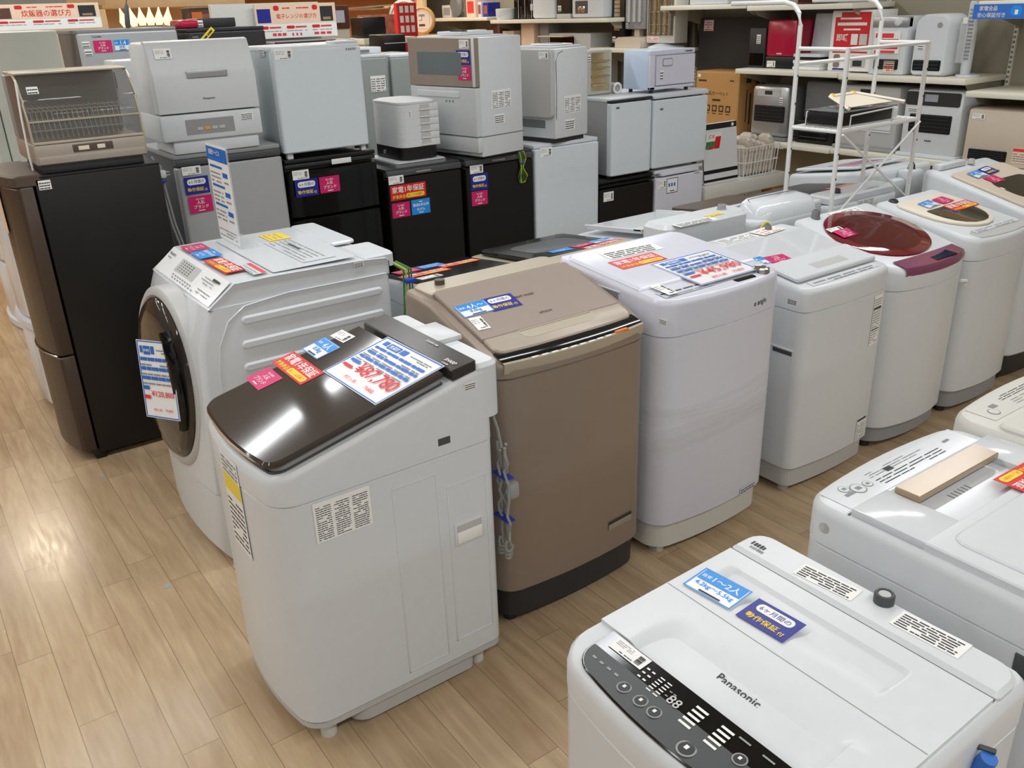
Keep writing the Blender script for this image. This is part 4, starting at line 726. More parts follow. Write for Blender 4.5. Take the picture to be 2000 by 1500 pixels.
# beyond it
root, fr, zt, top = machine('white washing machine with blue and red striped leaflet, beyond the steel rack', '+y', 4.15, 4.66, 2.62, 3.18, 0.86, 0.15, 0.78, flat=0.935, cm='white')
W, D = fr.W, fr.D
mb = MB(fr); mb.plate(0.03, W - 0.03, 0.03, D - 0.14, lambda u, v: 0.876 + 0.14 * v, 0.012, 'white', 0.02, 0.02, 0, 0.004); lid = mb.build('lid', root)
mb = MB(fr); mb.box(W - 0.16, W - 0.06, D + 0.01, D + 0.07, 0.8, 0.9, 'white', 0.02); mb.box(W - 0.29, W - 0.17, D + 0.0, D + 0.09, 0.78, 0.935, 'white', 0.02); mb.build('rear_housing', root); knob(fr, root, W - 0.23, D + 0.045, 0.935, 0.018, 0.025, 'charcoal')
c = Cv((4.38, 2.88, 0.9315), X_, 0.3, 0.2, (0, 0.139, 0.99), 'paper_gloss', 0.001); c.frame(.004, 'blue'); [c.rect(.06 + .15 * i, .15, .08, .7, ('red_ink', 'navy')[i % 2]) for i in range(6)]; c.build('leaflet', root)

# ------------------------------------------------------------------ white tubular rack straddling the machine
root = thing('laundry_rack', 'white tubular steel laundry rack with crossed braces straddling a washing machine', 'rack', (3.79, 2.52, 0))
yn, yf, xa, xb = 2.405, 3.005, 3.476, 4.085
def post(pts, r=0.0105):
    mb = MB(); mb.tube(pts, r, 'rack_white', 10)
    for z in (0.78, 1.02, 1.13, 1.33, 1.45): mb.box(pts[0][0] - 0.003, pts[0][0] + 0.003, pts[0][1] - r - 0.0012, pts[0][1] - r + 0.002, z - 0.004, z + 0.004, 'charcoal')
    mb.build('post', root)
yf = 2.66
for x in (xa, xb): post([(x, yn, 0.02), (x, yn, 0.8), (x, yn, 1.572)])
for x in (xa, xb): post([(x, yf, 0.02), (x, yf, 0.9), (x, yf, 1.66), (x, yf + 0.012, 1.71), (x, yf + 0.045, 1.745), (x, yf + 0.09, 1.757), (x, yf + 0.4, 1.757)])
mb = MB()
for a, b in (((xa, yn, 1.565), (xb, yn, 1.565)), ((xa, yn, 1.565), (xa, yf, 1.565)), ((xb, yn, 1.565), (xb, yf, 1.565)), ((xa, yf, 1.5), (xb, yf, 1.5))): mb.tube([a, b], 0.009, 'rack_white', 8)
mb.build('top_rail', root)
mb = MB()
for a, b in (((xa, yn, 1.225), (xb, yn, 1.225)), ((xa, yn, 1.225), (xa, yf, 1.225)), ((xb, yn, 1.225), (xb, yf, 1.225)), ((xa, yf, 1.225), (xb, yf, 1.225))): mb.tube([a, b], 0.0085, 'rack_white', 8)
for i in range(1, 9): y = yn + (yf - yn) * i / 9; mb.tube([(xa, y, 1.228), (xb, y, 1.228)], 0.0025, 'rack_white', 5)
for y in (yn + 0.01, yf - 0.01): mb.tube([(xa + 0.09, y, 1.228), (xa + 0.09, y, 1.285), (xb - 0.2, y, 1.295), (xb - 0.2, y, 1.228)], 0.004, 'rack_white', 6)
mb.build('shelf', root)
mb = MB(); mb.tube([(xa, yn, 0.845), (xb, yn, 0.845)], 0.008, 'rack_white', 8); mb.build('lower_rail', root)
for a, b in (((xa, yn - 0.013, 0.84), (xb, yn - 0.013, 1.215)), ((xa, yn - 0.02, 1.215), (xb, yn - 0.02, 0.84))):
    mb = MB(); mb.tube([a, b], 0.0055, 'rack_white', 6); mb.build('brace', root)
# goods on the rack shelf
mb = MB(); mb.box(3.56, 3.94, 2.45, 2.64, 1.237, 1.295, 'black_satin', 0.004); mb.box(3.55, 3.96, 2.44, 2.645, 1.295, 1.3, 'glass_dark', 0.002); mb.box(3.945, 4.0, 2.46, 2.62, 1.237, 1.285, 'paper', 0.004); solo(mb, 'shelf_kit', 'black flat carton with white end lying on the steel rack shelf', 'carton')
mb = MB()
for a, b in (((3.58, 2.44, 1.311), (3.70, 2.63, 1.345)), ((3.98, 2.42, 1.311), (3.9, 2.63, 1.345)), ((3.70, 2.63, 1.345), (3.9, 2.63, 1.345))): mb.tube([a, ((Vector(a) + Vector(b)) / 2), b], 0.009, 'cream', 4)
mb.add([(3.62, 2.46, 1.314), (3.95, 2.46, 1.314), (3.9, 2.63, 1.343), (3.70, 2.63, 1.343), (3.62, 2.46, 1.311), (3.95, 2.46, 1.311), (3.9, 2.63, 1.34), (3.70, 2.63, 1.34)], [(0, 1, 2, 3), (7, 6, 5, 4)], 'cream')
for t in (0.1, 0.5, 0.9): mb.box(3.70 + 0.2 * t - 0.008, 3.70 + 0.2 * t + 0.008, 2.622, 2.64, 1.338, 1.357, 'yellow', 0.002)
solo(mb, 'tray', 'cream tilted tray with yellow tape on the steel rack shelf', 'tray')
# ------------------------------------------------------------------ refrigerators and the appliances stacked on them
def fridge(name, label, cat, fr, z0, H, doors, key, dkey, side=None, dt=0.05, bow=0.0, trim=None, feet=True, hinge=True, group=None, top=None, gap=0.004):
    W, D = fr.W, fr.D; c = fr((W / 2, D / 2, z0)); root = thing(name, label, cat, c, group)
    mb = MB(fr); zf = z0 + (0.02 if feet else 0.0)
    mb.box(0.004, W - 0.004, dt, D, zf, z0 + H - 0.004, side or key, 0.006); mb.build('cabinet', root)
    mb = MB(fr); mb.box(0.0, W, dt * 0.3, D, z0 + H - 0.022, z0 + H, top or key, 0.005); mb.build('top_panel', root)
    for za, zb in doors:
        mb = MB(fr); R = lambda i, z: [(u, v, z) for u, v in rr(i, W - i, i, dt - 0.003, 0.016, 0.003, bow)]
        mb.loft([R(0.006, z0 + za), R(0.0, z0 + za + 0.006), R(0.0, z0 + zb - gap - 0.006), R(0.006, z0 + zb - gap)], dkey); mb.build('door', root)
    if feet:
        for u in (0.04, W - 0.04):
            mb = MB(fr); mb.cyl((u, 0.07, z0), (0, 0, 1), 0.016, 0.024, 'rubber', 10); mb.build('foot', root)
    return root
# tall black one, end of the row, front to the left aisle
fr = Fr(0.39, 0.96, 3.882, 4.36, '-x'); W, D = fr.W, fr.D
root = thing('refrigerator', 'tall black two door refrigerator at the aisle corner with dish dryer on top', 'refrigerator', (0.68, 4.12, 0))
mb = MB(fr); mb.box(0.0, W, 0.094, D, 0.03, 1.225, 'black_satin', 0.006); mb.build('cabinet', root)
def bowdoor(z0, z1, key, bow=0.045, d0=0.03, d1=0.086):
    mb = MB(fr); R = lambda i, z: [(u, v, z) for u, v in rr(i, W - i, d0 + i, d1, 0.012, 0.004, bow)]
    mb.loft([R(0.004, z0), R(0, z0 + 0.006), R(0, z1 - 0.006), R(0.004, z1)], key); return mb.build('door', root)
bowdoor(0.5, 1.195, 'fridge_brown'); bowdoor(0.05, 0.492, 'fridge_brown')
mb = MB(fr); R = lambda i, z: [(u, v, z) for u, v in rr(i, W - i, 0.026 + i, 0.12, 0.012, 0.004, 0.05)]
mb.loft([R(0.003, 1.197), R(0, 1.2), R(0, 1.234), R(0.006, 1.24)], 'brown_satin'); mb.box(0.0, W, 0.11, D, 1.222, 1.234, 'black_satin', 0.004); mb.build('top_trim', root)
mb = MB(fr); mb.box(0.01, W - 0.01, 0.075, 0.12, 0.0, 0.05, 'black', 0.005); mb.build('kick_plate', root)
for u in (0.05, W - 0.05): mb = MB(fr); mb.cyl((u, D - 0.05, 0), (0, 0, 1), 0.02, 0.032, 'black', 10); mb.build('foot', root)
mb = MB(fr); mb.tube([(0.02 + (W - 0.04) * i / 8, 0.026 - 0.045 * (1 - (i / 4 - 1) ** 2), 0.496) for i in range(9)], 0.004, 'chrome', 6); mb.build('door_seam', root)
mb = MB(fr); mb.box(0.17, 0.3, -0.02, -0.0185, 1.0, 1.19, 'peach'); mb.build('price_card', root)
sticker('note', root, (0.518, 3.8815, 1.198), X_, 0.045, 0.036, -Y_, arg=3)
# silver grey one with wires hanging at its side
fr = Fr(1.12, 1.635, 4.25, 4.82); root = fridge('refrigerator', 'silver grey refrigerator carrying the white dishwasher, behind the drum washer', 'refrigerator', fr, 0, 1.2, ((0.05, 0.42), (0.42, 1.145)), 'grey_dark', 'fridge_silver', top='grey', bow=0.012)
mb = MB(fr); mb.box(0.004, fr.W - 0.004, 0.0, 0.05, 1.147, 1.178, 'grey_dark', 0.006); mb.build('handle_strip', root)
mb = MB(); P = [(1.02, 4.24, 1.21), (1.03, 4.22, 1.17), (1.035, 4.22, 1.06), (1.05, 4.22, 0.9), (1.08, 4.23, 0.75), (1.09, 4.24, 0.5)]
mb.tube(P, 0.006, 'cable_grey', 7); mb.tube([(p[0] + 0.016, p[1] + 0.005, p[2]) for p in P[1:]], 0.006, 'cable_grey', 7); mb.box(1.03, 1.062, 4.2, 4.23, 1.115, 1.15, 'white', 0.006); mb.box(1.062, 1.08, 4.208, 4.211, 1.125, 1.13, 'chrome'); mb.box(1.062, 1.08, 4.22, 4.223, 1.137, 1.142, 'chrome'); mb.box(1.03, 1.06, 4.205, 4.24, 1.096, 1.106, 'tie_blue', 0.002); mb.build('mains_cable', root)
sticker('tag', root, (1.185, 4.239, 1.128), (1, 0, 0), 0.087, 0.039, (0, -1, 0))
sticker('six', root, (1.199, 4.239, 1.059), (1, 0, 0), 0.113, 0.079, (0, -1, 0))
sticker('brand', root, (1.203, 4.239, 0.9707), (1, 0, 0), 0.110, 0.078, (0, -1, 0))
# glossy black one
fr = Fr(1.65, 2.15, 4.25, 4.78); root = fridge('refrigerator', 'glossy black refrigerator carrying the pale blue mini refrigerator', 'refrigerator', fr, 0, 1.115, ((0.05, 0.82), (0.825, 1.06)), 'black', 'black_gloss', bow=0.02)
mb = MB(fr); mb.box(0.0, fr.W, 0.02, 0.06, 1.07, 1.09, 'charcoal', 0.004); mb.box(0.25, 0.36, 0.0165, 0.0185, 1.066, 1.092, 'paper', 0.001); mb.build('handle_strip', root)
sticker('tag', root, (1.71, 4.229, 1.043), (1, 0, 0), 0.087, 0.046, (0, -1, 0))
sticker('six', root, (1.734, 4.229, 0.9756), (1, 0, 0), 0.123, 0.085, (0, -1, 0))
sticker('brand', root, (1.859, 4.229, 0.9768), (1, 0, 0), 0.110, 0.081, (0, -1, 0))
fr = Fr(2.2, 2.672, 4.25, 4.76); root = fridge('refrigerator', 'black refrigerator with red warranty sticker, under the tray dryer', 'refrigerator', fr, 0, 1.0, ((0.05, 0.955),), 'black_satin', 'black_satin', top='charcoal')
mb = MB(fr); mb.box(0.0, fr.W, 0.0, 0.05, 0.957, 0.99, 'grey_dark', 0.006); mb.box(0.18, 0.27, -0.0006, 0.001, 0.968, 0.976, 'grey'); mb.build('handle_strip', root)
sticker('tag', root, (2.252, 4.25, 0.944), (1, 0, 0), 0.092, 0.044, (0, -1, 0))
sticker('year', root, (2.321, 4.25, 0.8747), (1, 0, 0), 0.220, 0.080, (0, -1, 0))
sticker('brand', root, (2.268, 4.25, 0.7803), (1, 0, 0), 0.110, 0.080, (0, -1, 0))
sticker('new', root, (2.392, 4.25, 0.7814), (1, 0, 0), 0.117, 0.082, (0, -1, 0))
fr = Fr(2.7, 3.178, 4.25, 4.76); root = fridge('refrigerator', 'black refrigerator with green wires dangling from its top', 'refrigerator', fr, 0, 1.0, ((0.05, 0.955),), 'black_satin', 'black_satin', top='charcoal')
mb = MB(fr); mb.box(0.0, fr.W, 0.0, 0.05, 0.957, 0.99, 'grey_dark', 0.006); mb.box(0.18, 0.27, -0.0006, 0.001, 0.968, 0.976, 'grey'); mb.build('handle_strip', root)
mb = MB()
for i in range(5): mb.tube([(3.07, 4.247, 0.994), (3.06 + 0.01 * i, 4.242, 1.0), (3.065 + 0.012 * i, 4.238, 0.96), (3.072 + 0.004 * i, 4.236, 0.91), (3.055 + 0.016 * i, 4.236, 0.86), (3.06 + 0.01 * i, 4.236, 0.825), (3.075, 4.236, 0.82), (3.07, 4.236, 0.87)], 0.003, ('wire_green', 'wire_yellow')[i % 3 == 1], 5)
mb.box(3.07, 3.095, 4.228, 4.244, 0.93, 0.94, 'tie_blue', 0.002); mb.build('earth_wire', root)
sticker('tag', root, (2.77, 4.25, 0.9367), (1, 0, 0), 0.089, 0.046, (0, -1, 0))
sticker('six', root, (2.786, 4.25, 0.8633), (1, 0, 0), 0.117, 0.091, (0, -1, 0))
sticker('brand', root, (2.783, 4.25, 0.7715), (1, 0, 0), 0.110, 0.081, (0, -1, 0))
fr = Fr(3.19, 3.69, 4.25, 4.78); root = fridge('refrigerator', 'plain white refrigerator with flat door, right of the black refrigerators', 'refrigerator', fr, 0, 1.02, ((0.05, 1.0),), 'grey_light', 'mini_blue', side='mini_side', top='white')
sticker('tag', root, (3.27, 4.2495, 0.975), X_, 0.09, 0.055, -Y_)
fr = Fr(3.7, 4.175, 4.25, 4.76); root = fridge('refrigerator', 'low black refrigerator under a white one with dark top trim', 'refrigerator', fr, 0, 0.74, ((0.05, 0.69),), 'black_satin', 'black_satin', top='black')
mb = MB(fr); mb.box(0.0, fr.W, 0.0, 0.05, 0.7, 0.715, 'black_gloss', 0.004); mb.build('handle_strip', root)
sticker('tag', root, (3.77, 4.2495, 0.64), X_, 0.085, 0.06, -Y_)
fr = Fr(3.79, 4.135, 4.25, 4.7); root = fridge('mini_refrigerator', 'white mini refrigerator with dark top trim standing on a low black one', 'refrigerator', fr, 0.74, 0.495, ((0.02, 0.47),), 'grey_light', 'mini_blue', side='grey', top='white')
mb = MB(fr); mb.box(0.0, fr.W, -0.003, 0.05, 1.212, 1.228, 'charcoal', 0.005); mb.build('handle_strip', root)
mark(root, (3.84, 4.2495, 1.18), X_, 0.03, 0.014, -Y_)
fr = Fr(4.19, 4.645, 4.25, 4.76); root = fridge('refrigerator', 'low white refrigerator with framed blue sticker, beside the white table', 'refrigerator', fr, 0, 0.745, ((0.05, 0.7),), 'grey_light', 'white_cool', side='grey_light', top='white')
mb = MB(fr); mb.box(0.05, fr.W - 0.05, 0.0, 0.05, 0.705, 0.725, 'white_cool', 0.005); mb.build('handle_strip', root)
sticker('tag', root, (4.245, 4.2495, 0.655), X_, 0.075, 0.06, -Y_)
c = Cv((4.34, 4.2495, 0.635), X_, 0.105, 0.1, -Y_, 'paper'); c.frame(0.004, 'navy'); [c.rect(.16 + .24 * i, .45, .14, .22, 'blue') for i in range(3)]; c.rect(.3, .12, .4, .06, 'ink'); c.build('feature_sticker', root)
mark(root, (4.58, 4.2495, 0.69), X_, 0.06, 0.01, -Y_, 'ink_grey')
fr = Fr(4.15, 4.655, 4.25, 4.75); root = fridge('mini_refrigerator', 'white mini refrigerator carrying the blue towel warmer', 'refrigerator', fr, 0.745, 0.49, ((0.02, 0.455),), 'grey_light', 'mini_blue', side='grey_light', top='white')
mb = MB(fr); mb.box(0.0, fr.W, 0.0, 0.05, 1.205, 1.23, 'white_cool', 0.006); mb.build('handle_strip', root)
mark(root, (4.22, 4.2495, 1.14), X_, 0.03, 0.014, -Y_)

# --- on top of them
root = thing('dish_dryer', 'dish dryer with smoky clear hood and wire rack inside, on the tall black refrigerator', 'dish dryer', (0.72, 4.1, 1.234))
fr = Fr(0.51, 0.93, 3.9, 4.32); W, D = fr.W, fr.D
mb = MB(fr); mb.box(0.0, W, 0.0, D, 1.266, 1.345, 'dryer_beige', 0.01); mb.box(0.02, W - 0.02, 0.01, D - 0.02, 1.2345, 1.268, 'charcoal', 0.004); mb.build('base', root)
mb = MB(fr); mb.box(0.01, W - 0.01, -0.004, 0.004, 1.27, 1.3, 'dryer_beige', 0.003); mb.build('drip_drawer', root)
mb = MB(fr); mb.box(0.14, 0.29, -0.0035, 0.004, 1.306, 1.335, 'brown_satin', 0.002); mb.box(0.16, 0.2, -0.0045, 0, 1.312, 1.328, 'cream', 0.001); mb.box(0.23, 0.26, -0.0045, 0, 1.312, 1.328, 'cream', 0.001); mb.build('control_panel', root)
prof = [(0.004, 1.345), (0.006, 1.43), (0.02, 1.5), (0.055, 1.565), (0.11, 1.597), (0.2, 1.603), (0.33, 1.6)]
mb = MB(fr); n = len(prof)
mb.loft([[(0.002, v, z) for v, z in prof], [(W - 0.002, v, z) for v, z in prof]][::-1], 'smoke', False, False, False)
for u in (0.002, W - 0.002): mb.add([(u, v, z) for v, z in prof] + [(u, 0.33, 1.345)], [tuple(range(n + 1))], 'smoke')
hood = mb.build('hood', root)
mb = MB(fr)
for u in (0.004, W - 0.004): mb.tube([(u, v - 0.001, z) for v, z in prof], 0.005, 'champagne', 6)
mb.tube([(0.004, 0.003, 1.43), (W - 0.004, 0.003, 1.43)], 0.004, 'champagne', 6); mb.box(0.0, W, 0.1, 0.335, 1.598, 1.606, 'champagne', 0.003); mb.box(0.0, W, 0.0, 0.01, 1.345, 1.355, 'champagne', 0.002); mb.build('hood_rim', hood)
mb = MB(fr)
for i in range(20): u = 0.03 + (W - 0.06) * i / 19; mb.tube([(u, 0.05, 1.36), (u, 0.09, 1.46), (u, 0.3, 1.47), (u, 0.33, 1.38)], 0.0017, 'grey_light', 5)
for v, z in ((0.09, 1.46), (0.2, 1.465), (0.06, 1.39)): mb.tube([(0.02, v, z), (W - 0.02, v, z)], 0.0024, 'grey_light', 5)
mb.build('wire_rack', root)
mb = MB(fr); mb.box(0.0, W, 0.33, D, 1.34, 1.59, 'grey', 0.01); mb.build('rear_housing', root)
sticker('note', root, fr((0.045, 0.002, 1.545)), (1, 0, 0), 0.04, 0.028, (0, -0.9, 0.4), arg=2)
mb = MB(); mb.tube([(0.508, 3.93, 1.58), (0.498, 3.92, 1.45), (0.494, 3.93, 1.3), (0.497, 3.94, 1.25)], 0.004, 'paper', 5); mb.build('mains_cable', root)

root = thing('dishwasher', 'white countertop dishwasher with grey button panel on the silver grey refrigerator', 'dishwasher', (1.32, 4.42, 1.2))
fr = Fr(1.085, 1.555, 4.24, 4.57); W, D = fr.W, fr.D
mb = MB(fr); mb.box(0.045, W - 0.02, 0.015, D - 0.02, 1.2005, 1.262, 'white', 0.008); mb.build('base', root)
mb = MB(fr); mb.box(0.0, W, 0.0, D, 1.26, 1.378, 'white', 0.01); mb.box(0.0, W, 0.06, D, 1.37, 1.684, 'white', 0.02); cab = mb.build('cabinet', root)
mb = MB(fr); pr = [(-0.004, 1.384), (-0.004, 1.54), (0.004, 1.56), (0.03, 1.655), (0.045, 1.684), (0.075, 1.69), (0.09, 1.685), (0.09, 1.384)]
mb.loft([[(u, v, z) for v, z in pr] for u in (W - 0.004, 0.004)], 'white_side'); door = mb.build('door', root)
mb = MB(fr); mb.box(0.15, 0.335, -0.011, 0.0, 1.53, 1.562, 'silver', 0.003); mb.box(0.153, 0.332, -0.0115, -0.01, 1.533, 1.55, 'grey'); mb.build('door_handle', door)
mb = MB(fr); mb.vplate(0.11, 0.335, 1.285, 1.352, 0.0005, 0.002, 'grey', 0.002, 0.0005); pn = mb.build('control_panel', root)
for i in range(4): mb = MB(fr); mb.box(0.16 + 0.034 * i, 0.186 + 0.034 * i, -0.004, 0.0, 1.302, 1.316, 'amber' if i == 1 else 'grey_light', 0.001); mb.build('button', pn)
letters('Panasonic', door, fr((0.235, -0.0045, 1.44)), X_, 0.055, 0.012, -Y_)
sticker('tag', root, fr((0.07, 0.022, 1.637)), X_, 0.075, 0.045, (0, -0.96, 0.27)); sticker('note', root, fr((0.4, -0.0005, 1.345)), X_, 0.06, 0.035, -Y_, arg=4)

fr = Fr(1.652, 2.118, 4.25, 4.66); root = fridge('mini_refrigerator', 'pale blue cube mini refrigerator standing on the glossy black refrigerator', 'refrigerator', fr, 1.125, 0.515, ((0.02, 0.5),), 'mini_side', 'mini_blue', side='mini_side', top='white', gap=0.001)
mb = MB(fr); mb.box(0.02, 0.05, 0.02, 0.05, 1.116, 1.148, 'white', 0.003); mb.box(fr.W - 0.04, fr.W - 0.015, 0.02, 0.05, 1.116, 1.148, 'white', 0.003); mb.build('hinge', root)
mb = MB(fr); mb.box(0.33, 0.46, 0.02, 0.12, 1.64, 1.652, 'white', 0.004); mb.build('hinge_cover', root)
sticker('tag', root, fr((0.055, -0.0005, 1.605)), X_, 0.09, 0.048, -Y_); mark(root, fr((fr.W - 0.055, -0.0005, 1.613)), X_, 0.06, 0.012, -Y_, 'ink_grey'); sticker('note', root, (1.6515, 4.38, 1.615), -Y_, 0.07, 0.035, -X_)

root = thing('tray_dryer', 'white stacked tray dryer on a black base, on a black refrigerator', 'food dryer', (2.45, 4.46, 1.0))
fr = Fr(2.33, 2.572, 4.3, 4.64); W, D = fr.W, fr.D
mb = MB(fr); mb.plate(-0.06, W + 0.02, -0.03, D, 1.0, 0.022, 'grey_mid', 0.02, 0.02, 0, 0.004); mb.plate(-0.05, W + 0.01, -0.035, D - 0.01, 1.021, 0.004, 'white', 0.02, 0.02, 0, 0.001); mb.build('drip_tray', root)
mb = MB(fr); R = lambda i, z: [(u, v, z) for u, v in rr(i, W - i, i, D - i, 0.06, 0.06)]
mb.loft([R(0.008, 1.025), R(0, 1.03), R(0, 1.092)], 'black_satin'); mb.cyl((-0.0, 0.2, 1.06), (-1, 0, 0), 0.012, 0.004, 'silver', 14); mb.build('base', root)
for k in range(6):
    z = 1.093 + 0.037 * k; mb = MB(fr); mb.loft([R(0.001, z), R(0, z + 0.001), R(0, z + 0.036), R(0.001, z + 0.037)], 'white_matte')
    mb.box(0.115, W, -0.001, 0.06, z + 0.0005, z + 0.0365, 'white_matte', 0.003); mb.box(0.125, 0.185, -0.0018, 0.004, z + 0.011, z + 0.034, 'grey_light'); mb.box(0.125, 0.185, -0.009, 0.003, z + 0.004, z + 0.011, 'white_matte', 0.002); mb.build('tray', root)
mb = MB(fr); mb.loft([R(0.004, 1.315), R(0.0, 1.318), R(0.0, 1.328), R(0.02, 1.335)], 'white_matte'); mb.build('top_cover', root)
sticker('tag', root, fr((0.045, 0.01, 1.265)), (1, -0.45, 0), 0.06, 0.045, (-0.45, -1, 0))

root = thing('dishwasher', 'white dishwasher with beige glass door turned sideways, on the black refrigerator with green wires', 'dishwasher', (2.9, 4.42, 1.0))
fr = Fr(2.74, 3.1, 4.17, 4.72, '-x', 10.0, (2.74, 4.17)); W, D = fr.W, fr.D
mb = MB(fr); mb.box(0.004, W, 0.03, D, 1.01, 1.635, 'white', 0.008); mb.box(0.02, W - 0.02, 0.05, D - 0.02, 1.0015, 1.012, 'charcoal'); mb.box(W + 0.0, W + 0.002, 0.03, D, 1.118, 1.122, 'seam'); mb.build('cabinet', root)
mb = MB(fr); mb.box(0.0, W, 0.0, 0.045, 1.035, 1.118, 'white_side', 0.006); mb.build('base_panel', root)
mb = MB(fr); mb.vplate(0.0, W, 1.383, 1.635, 0.03, 0.034, 'door_bronze', 0.006, 0.003); d1 = mb.build('upper_door', root)
mb = MB(fr); mb.vplate(0.08, W - 0.1, 1.445, 1.562, -0.0035, 0.003, 'glass_dark', 0.006, 0.001); mb.build('window', d1)
mb = MB(fr); mb.box(W - 0.02, W - 0.001, -0.0055, 0.03, 1.385, 1.634, 'white', 0.002); mb.build('door_edge', d1)
mb = MB(fr); mb.vplate(0.0, W, 1.122, 1.379, 0.03, 0.034, 'white_side', 0.006, 0.003); d2 = mb.build('lower_door', root)
mb = MB(fr); mb.vplate(0.06, W - 0.13, 1.325, 1.358, -0.0035, 0.004, 'white', 0.008, 0.002); mb.build('door_handle', d2)
mb = MB(fr); mb.box(0.02, W - 0.06, 0.05, D - 0.04, 1.635, 1.642, 'white', 0.003); mb.build('top_panel', root)
sN = fr((1, 0, 0)) - fr((0, 0, 0)); sR = fr((0, 1, 0)) - fr((0, 0, 0))
sticker('spec', root, fr((W, 0.19, 1.31)), sR, 0.15, 0.1, sN, arg=9); sticker('note', root, fr((W, 0.17, 1.205)), sR, 0.08, 0.05, sN, arg=4)
sticker('tag', root, fr((W - 0.075, -0.0045, 1.603)), fr.R(), 0.075, 0.045, fr.N()); sticker('six', root, fr((W - 0.085, -0.0045, 1.535)), fr.R(), 0.11, 0.075, fr.N()); sticker('brand', root, fr((W - 0.08, -0.0045, 1.457)), fr.R(), 0.1, 0.075, fr.N())
for i in range(3): mb = MB(fr); mb.box(0.3 + 0.028 * i, 0.315 + 0.028 * i, -0.0055, 0.0, 1.3, 1.312, 'grey', 0.001); mb.build('button', d2)
mb = MB(); mb.plate(2.78, 3.0, 4.35, 4.62, 1.644, 0.018, 'white', 0.02, 0.02, 0, 0.004); mb.box(2.86, 2.95, 4.36, 4.45, 1.662, 1.667, 'paper'); mb.box(2.8, 2.83, 4.37, 4.5, 1.662, 1.668, 'charcoal'); solo(mb, 'manual_pack', 'flat white manual pack lying on the beige door dishwasher', 'manual')

root = thing('dishwasher', 'white dishwasher with smooth curved door on the plain white refrigerator', 'dishwasher', (3.45, 4.45, 1.02))
fr = Fr(3.3, 3.62, 4.215, 4.62, '-x', 10.0, (3.3, 4.215)); W, D = fr.W, fr.D
mb = MB(fr); mb.box(0.0, W, 0.02, D, 1.045, 1.55, 'white', 0.012); mb.box(0.02, W - 0.02, 0.03, D - 0.02, 1.02, 1.05, 'charcoal'); mb.build('cabinet', root)
mb = MB(fr); mb.vplate(0.0, W, 1.165, 1.552, 0.022, 0.03, 'grey_light', 0.03, 0.008); d = mb.build('door', root)
mb = MB(fr); mb.vplate(0.06, W - 0.08, 1.105, 1.15, 0.021, 0.004, 'grey_mid', 0.004, 0.001); mb.build('control_panel', root)
mb = MB(fr); mb.tube([(W + 0.001, 0.03, 1.16), (W + 0.001, 0.035, 1.3), (W + 0.001, 0.03, 1.48), (W + 0.001, 0.05, 1.525), (W + 0.001, 0.09, 1.535)], 0.002, 'seam', 5); mb.build('door_seam', root)
sN = fr((1, 0, 0)) - fr((0, 0, 0)); sR = fr((0, 1, 0)) - fr((0, 0, 0))
sticker('spec', root, fr((W, 0.175, 1.235)), sR, 0.15, 0.1, sN, arg=9); sticker('note', root, fr((W, 0.15, 1.12)), sR, 0.09, 0.06, sN, arg=4); sticker('tag', root, fr((W - 0.06, -0.0085, 1.515)), fr.R(), 0.075, 0.04, fr.N())
mb = MB(fr); mb.box(0.05, W - 0.03, 0.04, D - 0.03, 1.55, 1.562, 'white', 0.006); mb.build('top_panel', root)
mb = MB(); mb.box(3.36, 3.52, 4.3, 4.5, 1.564, 1.572, 'paper', 0.002); mb.box(3.38, 3.46, 4.32, 4.44, 1.572, 1.575, 'stick_grey'); solo(mb, 'manual_pack', 'thin manual lying on the curved door dishwasher', 'manual')

root = thing('towel_warmer', 'pale blue towel warmer cabinet with grey door on a white mini refrigerator', 'towel warmer', (4.34, 4.42, 1.235))
fr = Fr(4.145, 4.545, 4.29, 4.54); W, D = fr.W, fr.D
mb = MB(fr); mb.box(0.0, W, 0.01, D, 1.258, 1.495, 'towel_blue', 0.006); mb.build('cabinet', root)
mb = MB(fr); mb.box(0.0, W, 0.0, 0.02, 1.466, 1.495, 'towel_face', 0.003); mb.box(0.0, 0.045, 0.0, 0.02, 1.258, 1.467, 'towel_face', 0.003); mb.box(0.0, W, 0.0, 0.02, 1.258, 1.276, 'towel_face', 0.003); mb.build('front_frame', root)
mb = MB(fr); mb.vplate(0.05, W - 0.004, 1.283, 1.461, 0.018, 0.026, 'towel_face', 0.004, 0.002); d = mb.build('door', root)
mb = MB(fr); mb.vplate(0.1, 0.19, 1.395, 1.445, -0.007, 0.003, 'grey', 0.012, 0.001); mb.vplate(0.105, 0.185, 1.402, 1.438, -0.009, 0.003, 'towel_face', 0.012, 0.001); mb.build('door_handle', d)
sticker('note', root, fr((0.095, -0.009, 1.345)), X_, 0.03, 0.06, -Y_, arg=3); mark(root, fr((W - 0.055, -0.0005, 1.48)), X_, 0.07, 0.011, -Y_)
for u in (0.03, W - 0.05):
    for v in (0.03, D - 0.03): mb = MB(fr); mb.box(u, u + 0.02, v - 0.01, v + 0.01, 1.235, 1.26, 'rubber', 0.003); mb.build('foot', root)

